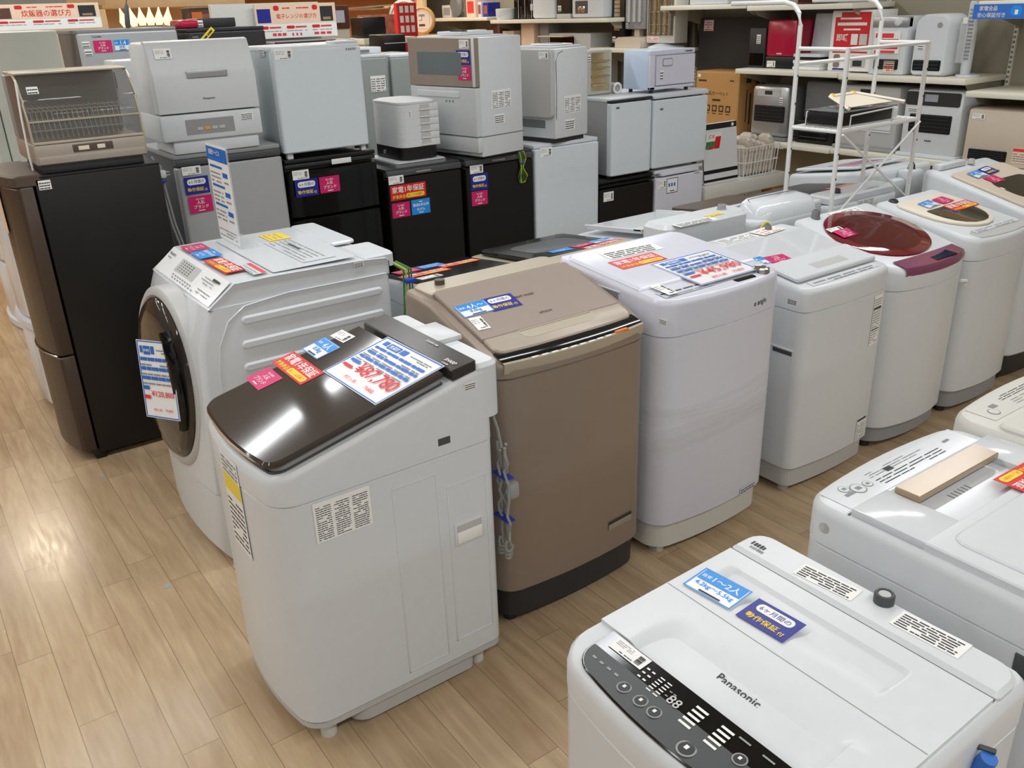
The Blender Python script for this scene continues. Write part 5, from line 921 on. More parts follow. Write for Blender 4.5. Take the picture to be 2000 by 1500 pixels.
root = thing('glass_heater', 'upright grey heater with glass front full of warm reflections, on a mini refrigerator', 'heater', (3.93, 4.6, 1.235))
fr = Fr(3.82, 4.03, 4.52, 4.64); W, D = fr.W, fr.D
mb = MB(fr); R = lambda i, z: [(u, v, z) for u, v in rr(i, W - i, i, D - i, 0.012, 0.05)]
mb.loft([R(0.01, 1.236), R(0.0, 1.245), R(0.0, 1.5), R(0.006, 1.508)], 'grey_light'); mb.build('housing', root)
mb = MB(fr); mb.vplate(0.03, W - 0.025, 1.26, 1.495, 0.002, 0.003, 'foil', 0.004, 0.001); g = mb.build('reflector', root)
for z in (1.3, 1.35, 1.4, 1.44): mb = MB(fr); mb.tube([(0.035, -0.008, z), (W - 0.03, -0.008, z)], 0.007, 'foil', 8); mb.build('heating_tube', root)
sticker('note', root, fr((0.015, -0.0012, 1.46)), X_, 0.02, 0.05, -Y_, arg=3)
mb = MB(); mb.box(4.055, 4.09, 4.5, 4.58, 1.236, 1.3, 'grey_light', 0.012); mb.tube([(4.05 + 0.03 * math.cos(a), 4.49, 1.27 + 0.03 * math.sin(a)) for a in [i * math.pi / 6 for i in range(13)]], 0.008, 'paper', 7); solo(mb, 'tape_dispenser', 'small grey tape dispenser left of the pale blue towel warmer', 'dispenser')

# --- table, board, basket
root = thing('low_table', 'low white table on wooden block legs, right of the white refrigerators', 'table', (5.11, 4.5, 0))
mb = MB(); mb.box(4.672, 5.56, 4.25, 4.75, 0.475, 0.575, 'white_warm', 0.012); mb.build('tabletop', root)
for x in (4.69, 5.42):
    for y in (4.27, 4.63): mb = MB(); mb.box(x, x + 0.12, y, y + 0.1, 0, 0.476, 'wood', 0.003); mb.build('leg', root)
mb = MB()
for i in range(16): mb.tube([(4.83 + i * 0.035, 4.4, 0.0), (4.83 + i * 0.035, 4.4, 0.43)], 0.007, 'paper', 5)
for z in (0.02, 0.43): mb.tube([(4.83, 4.4, z), (5.355, 4.4, z)], 0.007, 'paper', 5)
mb.box(4.83, 5.355, 4.42, 4.6, 0.0, 0.4, 'charcoal', 0.005); solo(mb, 'grill_crate', 'dark crate behind white bars under the low white table', 'crate')
root = thing('panel_heater', 'white panel heater with black bands and colourful sticker leaning on the low table', 'heater', (4.88, 4.33, 0.575))
tl = lambda z: 4.295 + 0.12 * (z - 0.575)
mb = MB(); mb.loft([[(x, tl(z) + dy, z) for x, z in rr(4.7, 5.055, 0.577, 0.985, 0.02, 0.006, 0, 5, 3)] for dy in (0.03, 0.0)], 'white_matte'); mb.build('panel', root)
mb = MB()
for a, b in ((0.592, 0.61), (0.648, 0.674), (0.947, 0.984)): mb.add([(4.701, tl(a) - 0.001, a), (5.054, tl(a) - 0.001, a), (5.054, tl(b) - 0.001, b), (4.701, tl(b) - 0.001, b)], [(0, 1, 2, 3)], 'black')
mb.add([(4.7, tl(.6) - 0.0012, .6), (4.707, tl(.6) - 0.0012, .6), (4.707, tl(.98) - .0012, .98), (4.7, tl(.98) - .0012, .98)], [(0, 1, 2, 3)], 'black'); mb.build('band', root)
c = Cv((4.8, tl(.825) - 0.0015, 0.83), X_, 0.16, 0.2, (0, -1, -0.12), 'paper'); c.rect(0, 0, 1, .1, 'red'); c.rect(.05, .45, .55, .25, 'green_ink'); c.rect(.6, .4, .35, .45, 'red'); c.rect(.15, .2, .4, .35, 'photo_mix'); c.text('暖房', .1, .8, .5, .14, 'orange'); c.rect(.6, .14, .35, .2, 'stick_grey'); c.build('feature_sticker', root)
mb = MB(); mb.lathe((5.01, tl(.965) - 0.0015, 0.965), (0, -1, 0), [(0.012, 0), (0.012, 0.002)], 'paper', 14); mb.build('dial', root)
root = thing('wire_basket', 'white wire basket filled with wrapped slippers on the low white table', 'basket', (5.3, 4.45, 0.575))
mb = MB()
for z, e in ((0.58, 0.0), (0.68, 0.01), (0.79, 0.02)): mb.tube([(5.12 - e, 4.3 - e, z), (5.47 + e, 4.3 - e, z), (5.47 + e, 4.6 + e, z), (5.12 - e, 4.6 + e, z), (5.12 - e, 4.3 - e, z)], 0.0035, 'rack_white', 6)
for i in range(11): x = 5.12 + 0.035 * i; mb.tube([(x, 4.3, 0.58), (x, 4.28, 0.79)], 0.0025, 'rack_white', 5)
for i in range(9): y = 4.3 + 0.0375 * i; mb.tube([(5.12, y, 0.58), (5.1, y, 0.79)], 0.0025, 'rack_white', 5); mb.tube([(5.47, y, 0.58), (5.49, y, 0.79)], 0.0025, 'rack_white', 5)
mb.tube([(5.48, 4.29, 0.79), (5.53, 4.29, 0.74), (5.53, 4.6, 0.74)], 0.003, 'rack_white', 5); mb.build('wire_frame', root)
for i in range(6):
    for j in range(2):
        x = 5.13 + 0.056 * i; y = 4.31 + 0.145 * j; mb = MB(); dz = 0.018 * ((i * 7 + j * 3) % 4)
        R = lambda q, z, o: [(x + 0.026 + o + a_, y + 0.066 + b_, z) for a_, b_ in rr(-0.024 * q, 0.024 * q, -0.062 * q, 0.062 * q, 0.012, 0.012, 0, 3, 2)]
        mb.loft([R(0.8, 0.584, 0), R(1, 0.6, 0), R(0.98, 0.74 + dz, 0.004), R(0.9, 0.78 + dz, 0.01 * (j * 2 - 1)), R(0.55, 0.8 + dz, 0.012 * (j * 2 - 1))], 'bag_brown')
        solo(mb, 'wrapped_slippers', 'clear wrapped brown slippers standing in the white wire basket', 'slippers', 'wrapped slippers in the wire basket')
# ------------------------------------------------------------------ shelving along the right wall
XF, XB = 5.6, 6.1
def shelf(label, ya, yb, z, d=XF, th=0.035):
    root = thing('wall_shelf', label, 'shelf', ((d + XB) / 2, (ya + yb) / 2, z - th))
    mb = MB(); mb.box(d, XB, ya + 0.003, yb - 0.003, z - th, z, 'shelf_white', 0.004); mb.build('board', root)
    for y in (ya + 0.03, yb - 0.036):
        mb = MB(); P = [(d + 0.06, z - th), (XB, z - th), (XB, z - th - 0.14), (XB - 0.06, z - th - 0.12), (d + 0.1, z - th - 0.035)]
        mb.loft([[(a, y + t, b) for a, b in P] for t in (0.006, 0.0)], 'wall_cream'); mb.build('bracket', root)
shelf('white wall shelf under the silver fan heater and the cardboard carton', 3.94, 5.6, 0.765); shelf('white wall shelf under the white fan heater with black panel', 3.0, 3.935, 0.77)
shelf('low white wall shelf under the wide beige heater', 1.9, 2.99, 0.77)
shelf('white wall shelf under the crimson heater', 3.94, 4.86, 1.283); shelf('white wall shelf under the tall rounded white heater', 3.02, 3.935, 1.275)
shelf('empty white wall shelf above the wide beige heater', 1.9, 3.01, 1.208)
shelf('high white wall shelf above the dark felt board', 4.79, 5.7, 1.745); shelf('high white wall shelf above the crimson heater', 3.88, 4.785, 1.728)
shelf('high white wall shelf with blue sign hanging from its edge', 1.9, 3.02, 1.72)
shelf('white wall shelf carrying the tall reflector heaters', 5.68, 6.6, 1.41); shelf('white wall shelf with white rice bins', 6.35, 8.2, 1.66); shelf('white wall shelf with books and packets, far end', 8.25, 9.35, 1.69)
for i, y in enumerate((3.015, 3.937, 4.866, 5.75, 6.62, 8.22)):
    mb = MB(); mb.box(6.098, 6.119, y - 0.012, y + 0.012, 0.07, 2.4, 'shelf_white')
    for k in range(34): mb.box(6.0975, 6.099, y - 0.006, y - 0.001, 0.8 + 0.03 * k, 0.816 + 0.03 * k, 'seam_dark'); mb.box(6.0975, 6.099, y + 0.002, y + 0.007, 0.8 + 0.03 * k, 0.816 + 0.03 * k, 'seam_dark')
    o = struct(mb, 'trim_%d' % (i + 1))
def boxthing(name, label, cat, x0, x1, y0, y1, z0, z1, key, bev=0.01, group=None):
    root = thing(name, label, cat, ((x0 + x1) / 2, (y0 + y1) / 2, z0), group); fr = Fr(x0, x1, y0, y1, '-x')
    mb = MB(fr); mb.box(0, fr.W, 0, fr.D, z0, z1, key, bev); mb.build('housing', root); return root, fr
def grille(fr, root, u0, u1, z0, z1, key='black', slat='charcoal', n=5, v=0.001, name='outlet_grille'):
    mb = MB(fr); mb.vplate(u0, u1, z0, z1, v, 0.004, key, 0.008, 0.001)
    for i in range(n): z = z0 + (z1 - z0) * (i + 0.6) / n; mb.box(u0 + 0.01, u1 - 0.01, v - 0.012, v, z, z + 0.004, slat)
    mb.build(name, root)
FX = Vector((-1, 0, 0)); FR_ = -Y_
# bottom shelf
root, fr = boxthing('carton', 'brown cardboard carton with printed icons left of the silver fan heater', 'carton', 5.71, 5.99, 4.9, 5.36, 0.766, 1.245, 'cardboard', 0.004)
W = fr.W; c = Cv(fr((W / 2, -0.0006, 1.0)), FR_, W - 0.02, 0.46, FX, 'cardboard', 0.0004)
c.text('電気カーペット', .22, .62, .56, .1, 'cardboard_dark'); c.rect(.4, .54, .2, .035, 'cardboard_dark'); c.rect(.04, .86, .2, .03, 'cardboard_dark'); c.rect(.8, .88, .1, .02, 'cardboard_dark')
for i in range(4): c.rect(.24 + .165 * i, .36, .115, .11, 'cardboard_dark'); c.rect(.265 + .165 * i, .385, .065, .06, 'cardboard'); c.rect(.25 + .165 * i, .32, .09, .015, 'cardboard_dark')
c.rect(.8, .08, .06, .05, 'cardboard_dark'); c.rect(.02, .93, .07, .05, 'paper'); c.build('printed_face', root)
mb = MB(); S = 4.8985
for x, z, w, h in ((5.79, 1.16, .06, .04), (5.9, 1.15, .05, .04), (5.8, 0.86, .012, .25), (5.84, 0.84, .02, .24), (5.92, 0.9, .02, .2), (5.8, 1.2, .1, .012)): mb.add([(x, S, z), (x + w, S, z), (x + w, S, z + h), (x, S, z + h)], [(0, 1, 2, 3)], 'cardboard_dark')
mb.build('side_print', root)
root = thing('felt_board', 'big dark grey felt board leaning on the wall behind the carton', 'board', (6.06, 5.25, 0.766)); mb = MB(); mb.loft([[(6.02 + dx + 0.03 * (z - 0.766), y, z) for y, z in rr(4.84, 5.66, 0.767, 1.64, 0.03, 0.03)] for dx in (0, 0.03)], 'felt'); mb.build('board', root)
c = Cv((6.0435, 5.56, 1.58), FR_, 0.11, 0.09, (-1, 0, .03), 'paper'); c.frame(.004, 'red_ink'); c.lines(.1, .1, .8, .8, 4, 'red_ink', 4); c.build('price_label', root)
root, fr = boxthing('fan_heater', 'silver fan heater with black grille right of the brown carton', 'heater', 5.68, 5.98, 4.39, 4.745, 0.786, 1.165, 'silver', 0.035); W = fr.W
grille(fr, root, 0.04, W - 0.03, 0.9, 1.02, n=5, v=0.0); mb = MB(fr); mb.vplate(0.06, W - 0.08, 1.085, 1.14, 0.0, 0.004, 'grey_light', 0.01, 0.001); mb.vplate(0.13, 0.2, 1.1, 1.128, -0.003, 0.003, 'charcoal', 0.003, 0.001); mb.build('control_panel', root)
sticker('note', root, fr((W - 0.07, -0.001, 1.06)), FR_, 0.03, 0.05, FX, arg=3); mb = MB(fr); mb.box(-0.01, W + 0.01, -0.02, fr.D, 0.767, 0.79, 'grey_mid', 0.006); mb.build('base', root)
root, fr = boxthing('stove', 'black stove with glass front on the bottom wall shelf behind the steel rack', 'heater', 5.72, 6.0, 4.0, 4.335, 0.767, 0.93, 'black_satin', 0.008); grille(fr, root, 0.03, fr.W - 0.05, 0.79, 0.9, 'black_gloss', 'grey_dark', 3, 0.0, 'glass_front')
mb = MB(); mb.box(5.8, 6.05, 4.03, 4.34, 0.931, 1.2, 'grey_mid', 0.02); solo(mb, 'storage_box', 'dark grey box standing on the black stove', 'box')
root, fr = boxthing('fan_heater', 'light grey fan heater behind the steel rack, right of the black stove', 'heater', 5.68, 6.0, 3.49, 3.965, 0.79, 1.2, 'grey_light', 0.02); W = fr.W
mb = MB(fr); mb.box(0.0, W, -0.02, fr.D, 0.772, 0.795, 'grey', 0.006); mb.build('base', root); mb = MB(fr); mb.vplate(0.17, 0.27, 1.15, 1.178, 0.0, 0.003, 'charcoal', 0.003, 0.001); mb.build('display', root)
mb = MB(fr); mb.vplate(0.03, W - 0.04, 0.9, 0.91, 0.0, 0.006, 'white', 0.003, 0.001); mb.vplate(0.03, W - 0.04, 0.915, 1.02, 0.0, 0.005, 'white', 0.01, 0.002); mb.build('front_panel', root); sticker('note', root, fr((0.05, -0.001, 1.17)), FR_, 0.03, 0.04, FX, arg=3)
root, fr = boxthing('fan_heater', 'white fan heater with black display panel and black grille', 'heater', 5.66, 5.98, 3.04, 3.44, 0.79, 1.195, 'white', 0.02); W = fr.W
mb = MB(fr); mb.box(-0.01, W + 0.01, -0.02, fr.D, 0.771, 0.795, 'white', 0.006); mb.build('base', root)
mb = MB(fr); mb.vplate(0.01, W - 0.02, 1.1, 1.185, 0.0, 0.004, 'charcoal', 0.012, 0.001); pn = mb.build('control_panel', root); mb = MB(fr); mb.vplate(0.14, 0.23, 1.125, 1.17, -0.004, 0.002, 'stick_grey', 0.003, 0.0005); mb.build('display', pn)
grille(fr, root, 0.05, W - 0.06, 0.93, 1.045, v=0.0); mark(root, fr((W / 2, -0.001, 0.88)), FR_, 0.05, 0.012, FX); sticker('note', root, fr((0.07, -0.001, 1.07)), FR_, 0.08, 0.025, FX, arg=2)
root, fr = boxthing('fan_heater', 'wide beige heater with long black grille at the right edge', 'heater', 5.64, 5.96, 2.38, 2.99, 0.772, 1.105, 'beige', 0.02); W = fr.W
grille(fr, root, 0.04, 0.28, 0.8, 0.865, v=0.0); sticker('tag', root, fr((0.07, -0.001, 1.06)), FR_, 0.08, 0.035, FX)
c = Cv(fr((0.36, -0.001, 0.85)), FR_, 0.09, 0.09, FX, 'peach'); c.rect(0, .75, 1, .2, 'red_ink'); c.lines(.05, .1, .9, .6, 4, 'ink_grey', 3); c.build('warning_label', root); grille(fr, root, 0.47, 0.58, 0.8, 0.865, 'charcoal', 'grey', 4, 0.0)
# middle shelf
root, fr = boxthing('panel_heater', 'slim black heater with white tag left of the crimson heater', 'heater', 5.74, 5.95, 4.70, 4.855, 1.284, 1.57, 'charcoal', 0.006); sticker('note', root, fr((0.09, -0.001, 1.49)), FR_, 0.04, 0.065, FX, arg=4); mb = MB(fr); mb.vplate(0.01, fr.W - 0.01, 1.30, 1.39, 0.0, 0.003, 'black_gloss', 0.004, 0.001); mb.build('control_panel', root)
root, fr = boxthing('fan_heater', 'crimson heater with black foot on the wall shelf', 'heater', 5.74, 5.95, 4.42, 4.69, 1.284, 1.37, 'black_satin', 0.008); mb = MB(fr); mb.box(0.0, fr.W, 0, fr.D, 1.368, 1.625, 'crimson', 0.018); mb.build('cover', root); mark(root, fr((0.13, -0.001, 1.39)), FR_, 0.05, 0.01, FX, 'paper'); sticker('tag', root, fr((0.06, -0.001, 1.315)), FR_, 0.08, 0.045, FX)
root = thing('panel_heater', 'white panel leaning against the wall behind the left post of the steel rack', 'panel', (5.95, 4.28, 1.284)); mb = MB(); mb.loft([[(5.9 + dx + 0.1 * (z - 1.284), y, z) for y, z in rr(4.14, 4.41, 1.285, 1.66, 0.01, 0.01)] for dx in (0, 0.025)], 'white'); mb.build('panel', root)
root = thing('carton_stack', 'stack of flat white cartons with dark edges behind the steel rack', 'cartons', (5.8, 4.28, 1.284))
for i in range(5): mb = MB(); mb.box(5.7 + .01 * (i % 2), 5.89, 4.17, 4.4, 1.285 + 0.022 * i, 1.285 + 0.022 * i + (0.021 if i != 3 else 0.012), ('paper', 'white', 'paper', 'charcoal', 'white')[i], 0.002); mb.build('carton', root)
root, fr = boxthing('carton', 'white carton with red printed front behind the steel rack', 'carton', 5.74, 6.0, 3.79, 4.125, 1.284, 1.68, 'paper', 0.003); W = fr.W
c = Cv(fr((W / 2, -0.0006, 1.482)), FR_, W - 0.004, 0.39, FX, 'paper', 0.0004); c.rect(.08, .3, .84, .68, 'red'); c.rect(.2, .86, .5, .03, 'paper'); c.rect(.14, .76, .7, .05, 'paper'); c.rect(.3, .68, .4, .03, 'paper'); c.text('即暖', .14, .5, .3, .12, 'paper'); c.rect(.5, .44, .16, .18, 'paper'); c.rect(.7, .44, .18, .18, 'white_warm'); c.rect(.08, .33, .84, .05, 'paper'); c.pill(.12, .18, .16, .1, 'bronze'); c.pill(.12, .05, .16, .1, 'bronze'); c.rect(.55, .06, .35, .2, 'grey_light'); c.rect(.6, .08, .22, .1, 'charcoal'); c.rect(.12, .01, .4, .03, 'navy'); c.rect(.02, .9, .2, .08, 'paper'); c.build('printed_face', root)
root, fr = boxthing('fan_heater', 'white fan heater with round dial and red card stuck on its front', 'heater', 5.68, 5.9, 3.5, 3.76, 1.277, 1.64, 'white', 0.012); W = fr.W
mb = MB(fr); mb.box(0.0, W, -0.004, 0.05, 1.57, 1.638, 'silver', 0.006); mb.build('top_panel', root); mb = MB(fr); mb.lathe(fr.flat((0, 0, 0)) * 0 + Vector((W - 0.07, -0.004, 1.605)), (0, -1, 0), [(0.025, 0), (0.022, 0.014), (0.015, 0.016)], 'white', 20); mb.build('dial', root)
grille(fr, root, 0.04, W - 0.04, 1.31, 1.375, v=0.0); c = Cv(fr((W / 2 - 0.01, -0.004, 1.48)), FR_, 0.19, 0.14, FX, 'paper'); c.rect(.05, .7, .7, .2, 'red_ink'); c.rect(.25, .2, .7, .45, 'red'); c.rect(.4, .3, .3, .2, 'paper'); c.rect(.05, .02, .8, .12, 'red_ink'); c.build('price_card', root); c = Cv(fr((W / 2 + .03, -0.008, 1.33)), FR_, 0.08, 0.07, FX, 'peach'); c.lines(.1, .1, .8, .8, 3, 'red_ink', 4); c.build('notice_label', root)
root = thing('fan_heater', 'tall rounded white heater with black grille right of the dial heater', 'heater', (5.8, 3.34, 1.276)); fr = Fr(5.69, 5.9, 3.22, 3.46, '-x'); W = fr.W
mb = MB(fr); R0 = rr(0.0, W, 1.277, 1.65, 0.03, 0.07, 0, 5, 3); R1 = rr(0.012, W - 0.012, 1.289, 1.638, 0.02, 0.06, 0, 5, 3); mb.loft([[(u, fr.D, z) for u, z in R0], [(u, 0.02, z) for u, z in R0], [(u, 0.0, z) for u, z in R1]], 'white_gloss'); mb.build('housing', root)
grille(fr, root, 0.02, W - 0.03, 1.31, 1.375, 'black_gloss', 'charcoal', 3, 0.0); mb = MB(fr); mb.cyl((W - 0.07, 0.0, 1.585), (0, -1, 0), 0.016, 0.004, 'grey', 18); mb.build('dial', root); sticker('note', root, fr((0.06, -0.001, 1.46)), FR_, 0.04, 0.05, FX, arg=3)
root = thing('tower_fan', 'white tower fan with tag wrapped in clear bag, right end of the middle shelf', 'fan', (5.82, 3.14, 1.276)); mb = MB(); mb.lathe((5.8, 3.12, 1.276), (0, 0, 1), [(0.075, 0), (0.07, 0.012), (0.03, 0.016)], 'white', 24); mb.build('base', root)
mb = MB(); mb.lathe((5.8, 3.14, 1.29), (0, 0, 1), [(0.03, 0), (0.032, 0.05), (0.034, 0.42), (0.025, 0.43)], 'white', 18); mb.build('column', root)
mb = MB()
for i in range(14): mb.box(5.762, 5.77, 3.12, 3.15, 1.38 + 0.022 * i, 1.388 + 0.022 * i, 'grey')
mb.build('outlet_grille', root); mb = MB(); mb.box(5.748, 5.752, 3.14, 3.19, 1.36, 1.6, 'film'); mb.box(5.744, 5.747, 3.145, 3.175, 1.59, 1.625, 'paper'); mb.build('price_tag', root)
# high shelves
root, fr = boxthing('carton', 'orange brown carton on the high shelf above the blue sign', 'carton', 5.63, 5.95, 2.4, 3.0, 1.721, 1.95, 'cardboard', 0.004); c = Cv(fr((0.04, -0.001, 1.76)), FR_, 0.05, 0.06, FX, 'paper'); c.rect(.3, .3, .4, .4, 'navy'); c.build('price_label', root)
root = thing('shelf_sign', 'blue sign with heart mark hanging from the high wall shelf', 'sign', (5.597, 2.86, 1.62)); c = Cv((5.598, 2.86, 1.66), FR_, 0.36, 0.082, FX, 'blue', 0.002)
c.text('家電全品', .1, .55, .3, .36, 'cream'); c.text('安心保証付き', .08, .1, .46, .36, 'cream'); c.lay(); c.pill(.62, .2, .18, .68, 'sky'); c.rect(.69, .3, .05, .3, 'paper'); c.rect(.93, .1, .06, .25, 'paper'); c.rect(.93, .62, .06, .25, 'paper'); c.build('panel', root)
mb = MB(); mb.box(5.63, 5.9, 5.0, 5.4, 1.746, 1.85, 'white', 0.01); solo(mb, 'carton', 'white carton on the high wall shelf above the felt board', 'carton')
mb = MB(); mb.box(5.64, 5.9, 4.2, 4.36, 1.729, 1.87, 'red_deep', 0.006); solo(mb, 'carton', 'dark red carton on the high wall shelf above the crimson heater', 'carton')
# reflector heaters on the long shelf
root = thing('reflector_heater', 'large beige heater with bright vertical reflector tubes, above the blue towel warmer', 'heater', (5.8, 5.83, 1.411)); mb = MB(); mb.lathe((5.82, 5.83, 1.411), (0, 0, 1), [(0.165, 0), (0.155, 0.014), (0.05, 0.045)], 'white', 32); mb.build('base', root)
fr = Fr(5.74, 5.9, 5.66, 6.0, '-x'); W = fr.W; mb = MB(fr); mb.box(0.0, W, 0.0, fr.D, 1.45, 2.0, 'white_warm', 0.012); mb.build('housing', root); mb = MB(fr); mb.vplate(0.015, W - 0.015, 1.51, 1.98, 0.0, 0.002, 'foil', 0.004, 0.001); mb.build('reflector', root)
for i in range(5): mb = MB(fr); mb.cyl((0.05 + 0.062 * i, -0.012, 1.515), (0, 0, 1), 0.013, 0.46, ('chrome', 'foil')[i % 2], 12); mb.build('heating_tube', root)
mb = MB(fr)
for z in (1.53, 1.6, 1.7, 1.8): mb.tube([(0.02, -0.028, z), (W - 0.02, -0.028, z)], 0.002, 'chrome', 5)
mb.build('guard_wire', root); c = Cv(fr((0.09, -0.001, 1.48)), FR_, 0.15, 0.045, FX, 'paper'); c.lines(.05, .1, .9, .8, 3, 'red_ink', 3); c.build('warning_label', root)
root = thing('reflector_heater', 'slim grey heater with a curved beige foot left of the large reflector heater', 'heater', (5.85, 6.2, 1.411)); mb = MB(); mb.loft([[(x, y, z) for y, z in rr(6.01, 6.34, 1.411, 1.5, 0.01, 0.05, 0, 5, 3)] for x in (5.9, 5.68)], 'beige'); mb.build('base', root)
fr = Fr(5.8, 5.92, 6.08, 6.34, '-x'); W = fr.W; mb = MB(fr); mb.box(0, W, 0, fr.D, 1.56, 2.0, 'grey', 0.01); mb.box(W * .35, W * .6, 0.03, 0.08, 1.49, 1.57, 'beige'); mb.build('housing', root); mb = MB(fr); mb.vplate(0.02, W - 0.03, 1.62, 1.98, 0.0, 0.002, 'silver', 0.003, 0.001); mb.build('reflector', root)
for i in range(3): mb = MB(fr); mb.cyl((0.06 + 0.07 * i, -0.01, 1.62), (0, 0, 1), 0.014, 0.36, 'grey_light', 12); mb.build('heating_tube', root)
sticker('note', root, fr((0.03, -0.001, 1.59)), FR_, 0.03, 0.04, FX, arg=2)
root = thing('reflector_heater', 'black tower heater with glowing tubes on the long wall shelf', 'heater', (5.85, 6.47, 1.411)); mb = MB(); mb.lathe((5.85, 6.455, 1.411), (0, 0, 1), [(0.1, 0), (0.09, 0.012), (0.05, 0.02)], 'black', 24); mb.build('base', root)
fr = Fr(5.8, 5.9, 6.35, 6.525, '-x'); W = fr.W; mb = MB(fr); mb.box(0, W, 0, fr.D, 1.425, 2.0, 'black_satin', 0.012); mb.build('housing', root); mb = MB(fr); mb.vplate(0.04, W - 0.06, 1.55, 1.98, 0.0, 0.002, 'foil', 0.003, 0.001); mb.build('reflector', root)
for z in [1.56 + 0.035 * i for i in range(12)]: mb = MB(fr); mb.tube([(0.04, -0.008, z), (W - 0.06, -0.008, z)], 0.0025, 'black', 5); mb.build('guard_wire', root)
sticker('note', root, fr((0.04, -0.001, 1.475)), FR_, 0.045, 0.05, FX, arg=2)
root = thing('fan', 'fan with dark bottle shaped stand in shadow beside the large reflector heater', 'fan', (6.03, 5.8, 1.411)); mb = MB(); mb.lathe((6.08, 5.85, 1.6), (-1, 0, 0), [(0.12, 0), (0.13, 0.02), (0.125, 0.05), (0.05, 0.07)], 'grey_dark', 28); mb.build('fan_cage', root); mb = MB(); mb.lathe((6.03, 5.72, 1.411), (0, 0, 1), [(0.05, 0), (0.045, 0.1), (0.03, 0.16), (0.015, 0.3)], 'brown_satin', 18); mb.build('stand', root)
# rice bins and black jars further on
root, fr = boxthing('rice_bin', 'tall plain white rice bin on the shelf behind the dishwashers', 'bin', 5.7, 5.98, 7.24, 7.6, 1.661, 2.0, 'white_gloss', 0.03); mb = MB(fr); mb.box(-0.01, 0.01, -0.012, 0.01, 1.74, 1.8, 'white', 0.005); mb.build('latch', root)
root, fr = boxthing('rice_bin', 'white rice bin with square window right of the plain one', 'bin', 5.7, 5.98, 6.53, 6.98, 1.661, 2.0, 'white', 0.03); mb = MB(fr); mb.vplate(0.06, 0.24, 1.7, 1.81, 0.0, 0.002, 'grey_dark', 0.006, 0.001); mb.box(0.1, 0.2, -0.004, 0.0, 1.71, 1.76, 'chrome', 0.002); mb.build('window', root)
root, fr = boxthing('coffee_maker', 'dark appliance with white tag between the two rice bins', 'appliance', 5.72, 5.95, 7.02, 7.23, 1.7, 1.95, 'brown_dark', 0.01); sticker('note', root, fr((0.05, -0.001, 1.75)), FR_, 0.05, 0.05, FX, arg=2); mb = MB(fr); mb.box(0, fr.W, 0, fr.D, 1.661, 1.702, 'grey_light', 0.004); mb.build('base', root)
for i, (y, w, h) in enumerate(((7.65, .1, .3), (7.76, .1, .34), (7.87, .09, .28))): mb = MB(); mb.box(5.74, 5.9, y, y + w, 1.661, 1.661 + h, 'black_gloss', 0.008); mb.box(5.738, 5.74, y + 0.004, y + 0.01, 1.67, 1.661 + h - 0.01, 'grey_light'); solo(mb, 'black_case', ('tall black glossy case beside the plain white rice bin', 'tallest black glossy case, middle of the three on the bin shelf', 'shortest black glossy case beside the white pot')[i], 'case', 'black cases on the bin shelf')
mb = MB(); mb.lathe((5.72, 8.08, 1.661), (0, 0, 1), [(0.09, 0), (0.1, 0.02), (0.105, 0.1), (0.1, 0.105), (0.09, 0.03)], 'white', 28); solo(mb, 'bowl', 'white pot at the left end of the rice bin shelf', 'pot')
mb = MB(); mb.box(5.75, 5.95, 7.64, 7.86, 1.0, 1.62, 'peach', 0.006); solo(mb, 'tall_carton', 'pale peach tall carton below the rice bin shelf', 'carton')
mb = MB(); mb.box(5.78, 5.95, 7.44, 7.58, 1.0, 1.62, 'grey', 0.006); solo(mb, 'tall_carton', 'grey tall carton below the rice bin shelf', 'carton')
root, fr = boxthing('microwave_oven', 'grey oven with open dark front below the rice bin shelf', 'oven', 5.7, 6.05, 6.7, 7.33, 1.0, 1.53, 'grey_light', 0.008); mb = MB(fr); mb.vplate(0.02, fr.W * .62, 1.2, 1.5, 0.0, 0.004, 'black_gloss', 0.01, 0.001); mb.box(0.0, fr.W * .6, -0.14, 0.0, 1.5, 1.512, 'beige', 0.003); mb.box(0.03, fr.W * .58, -0.1, 0.0, 1.43, 1.44, 'charcoal', 0.003); mb.build('door', root)
shelf('low white wall shelf under the grey oven and tall cartons', 6.62, 8.2, 0.999)
# far shelf
for i, (n_, l_, y, w, h, k) in enumerate((('clock_radio', 'small cream clock stand on the far white shelf', 9.17, .2, .13, 'white_warm'), ('packet', 'white packet with pink band on the far white shelf', 8.68, .18, .2, 'peach'), ('book', 'purple and white book on the far white shelf', 8.56, .07, .15, 'towel_face'), ('book', 'navy book on the far white shelf', 8.43, .1, .14, 'navy'))):
    root, fr = boxthing(n_, l_, n_.replace('_', ' '), 5.74, 5.9, y, y + w, 1.691, 1.691 + h, k, 0.004); c = Cv(fr((w / 2, -0.001, 1.691 + h / 2)), FR_, w * .7, h * .6, FX, ('grey', 'red_ink', 'photo_mix', 'photo_mix')[i]); c.build('printed_face', root)
mb = MB(); mb.lathe((5.76, 9.05, 1.82), (-1, 0, 0), [(0.11, 0), (0.12, 0.03), (0.08, 0.06)], 'grey_mid', 26); mb.box(5.77, 5.8, 9.0, 9.1, 1.691, 1.75, 'grey_mid'); solo(mb, 'round_fan', 'round grey fan head on the far white shelf', 'fan')
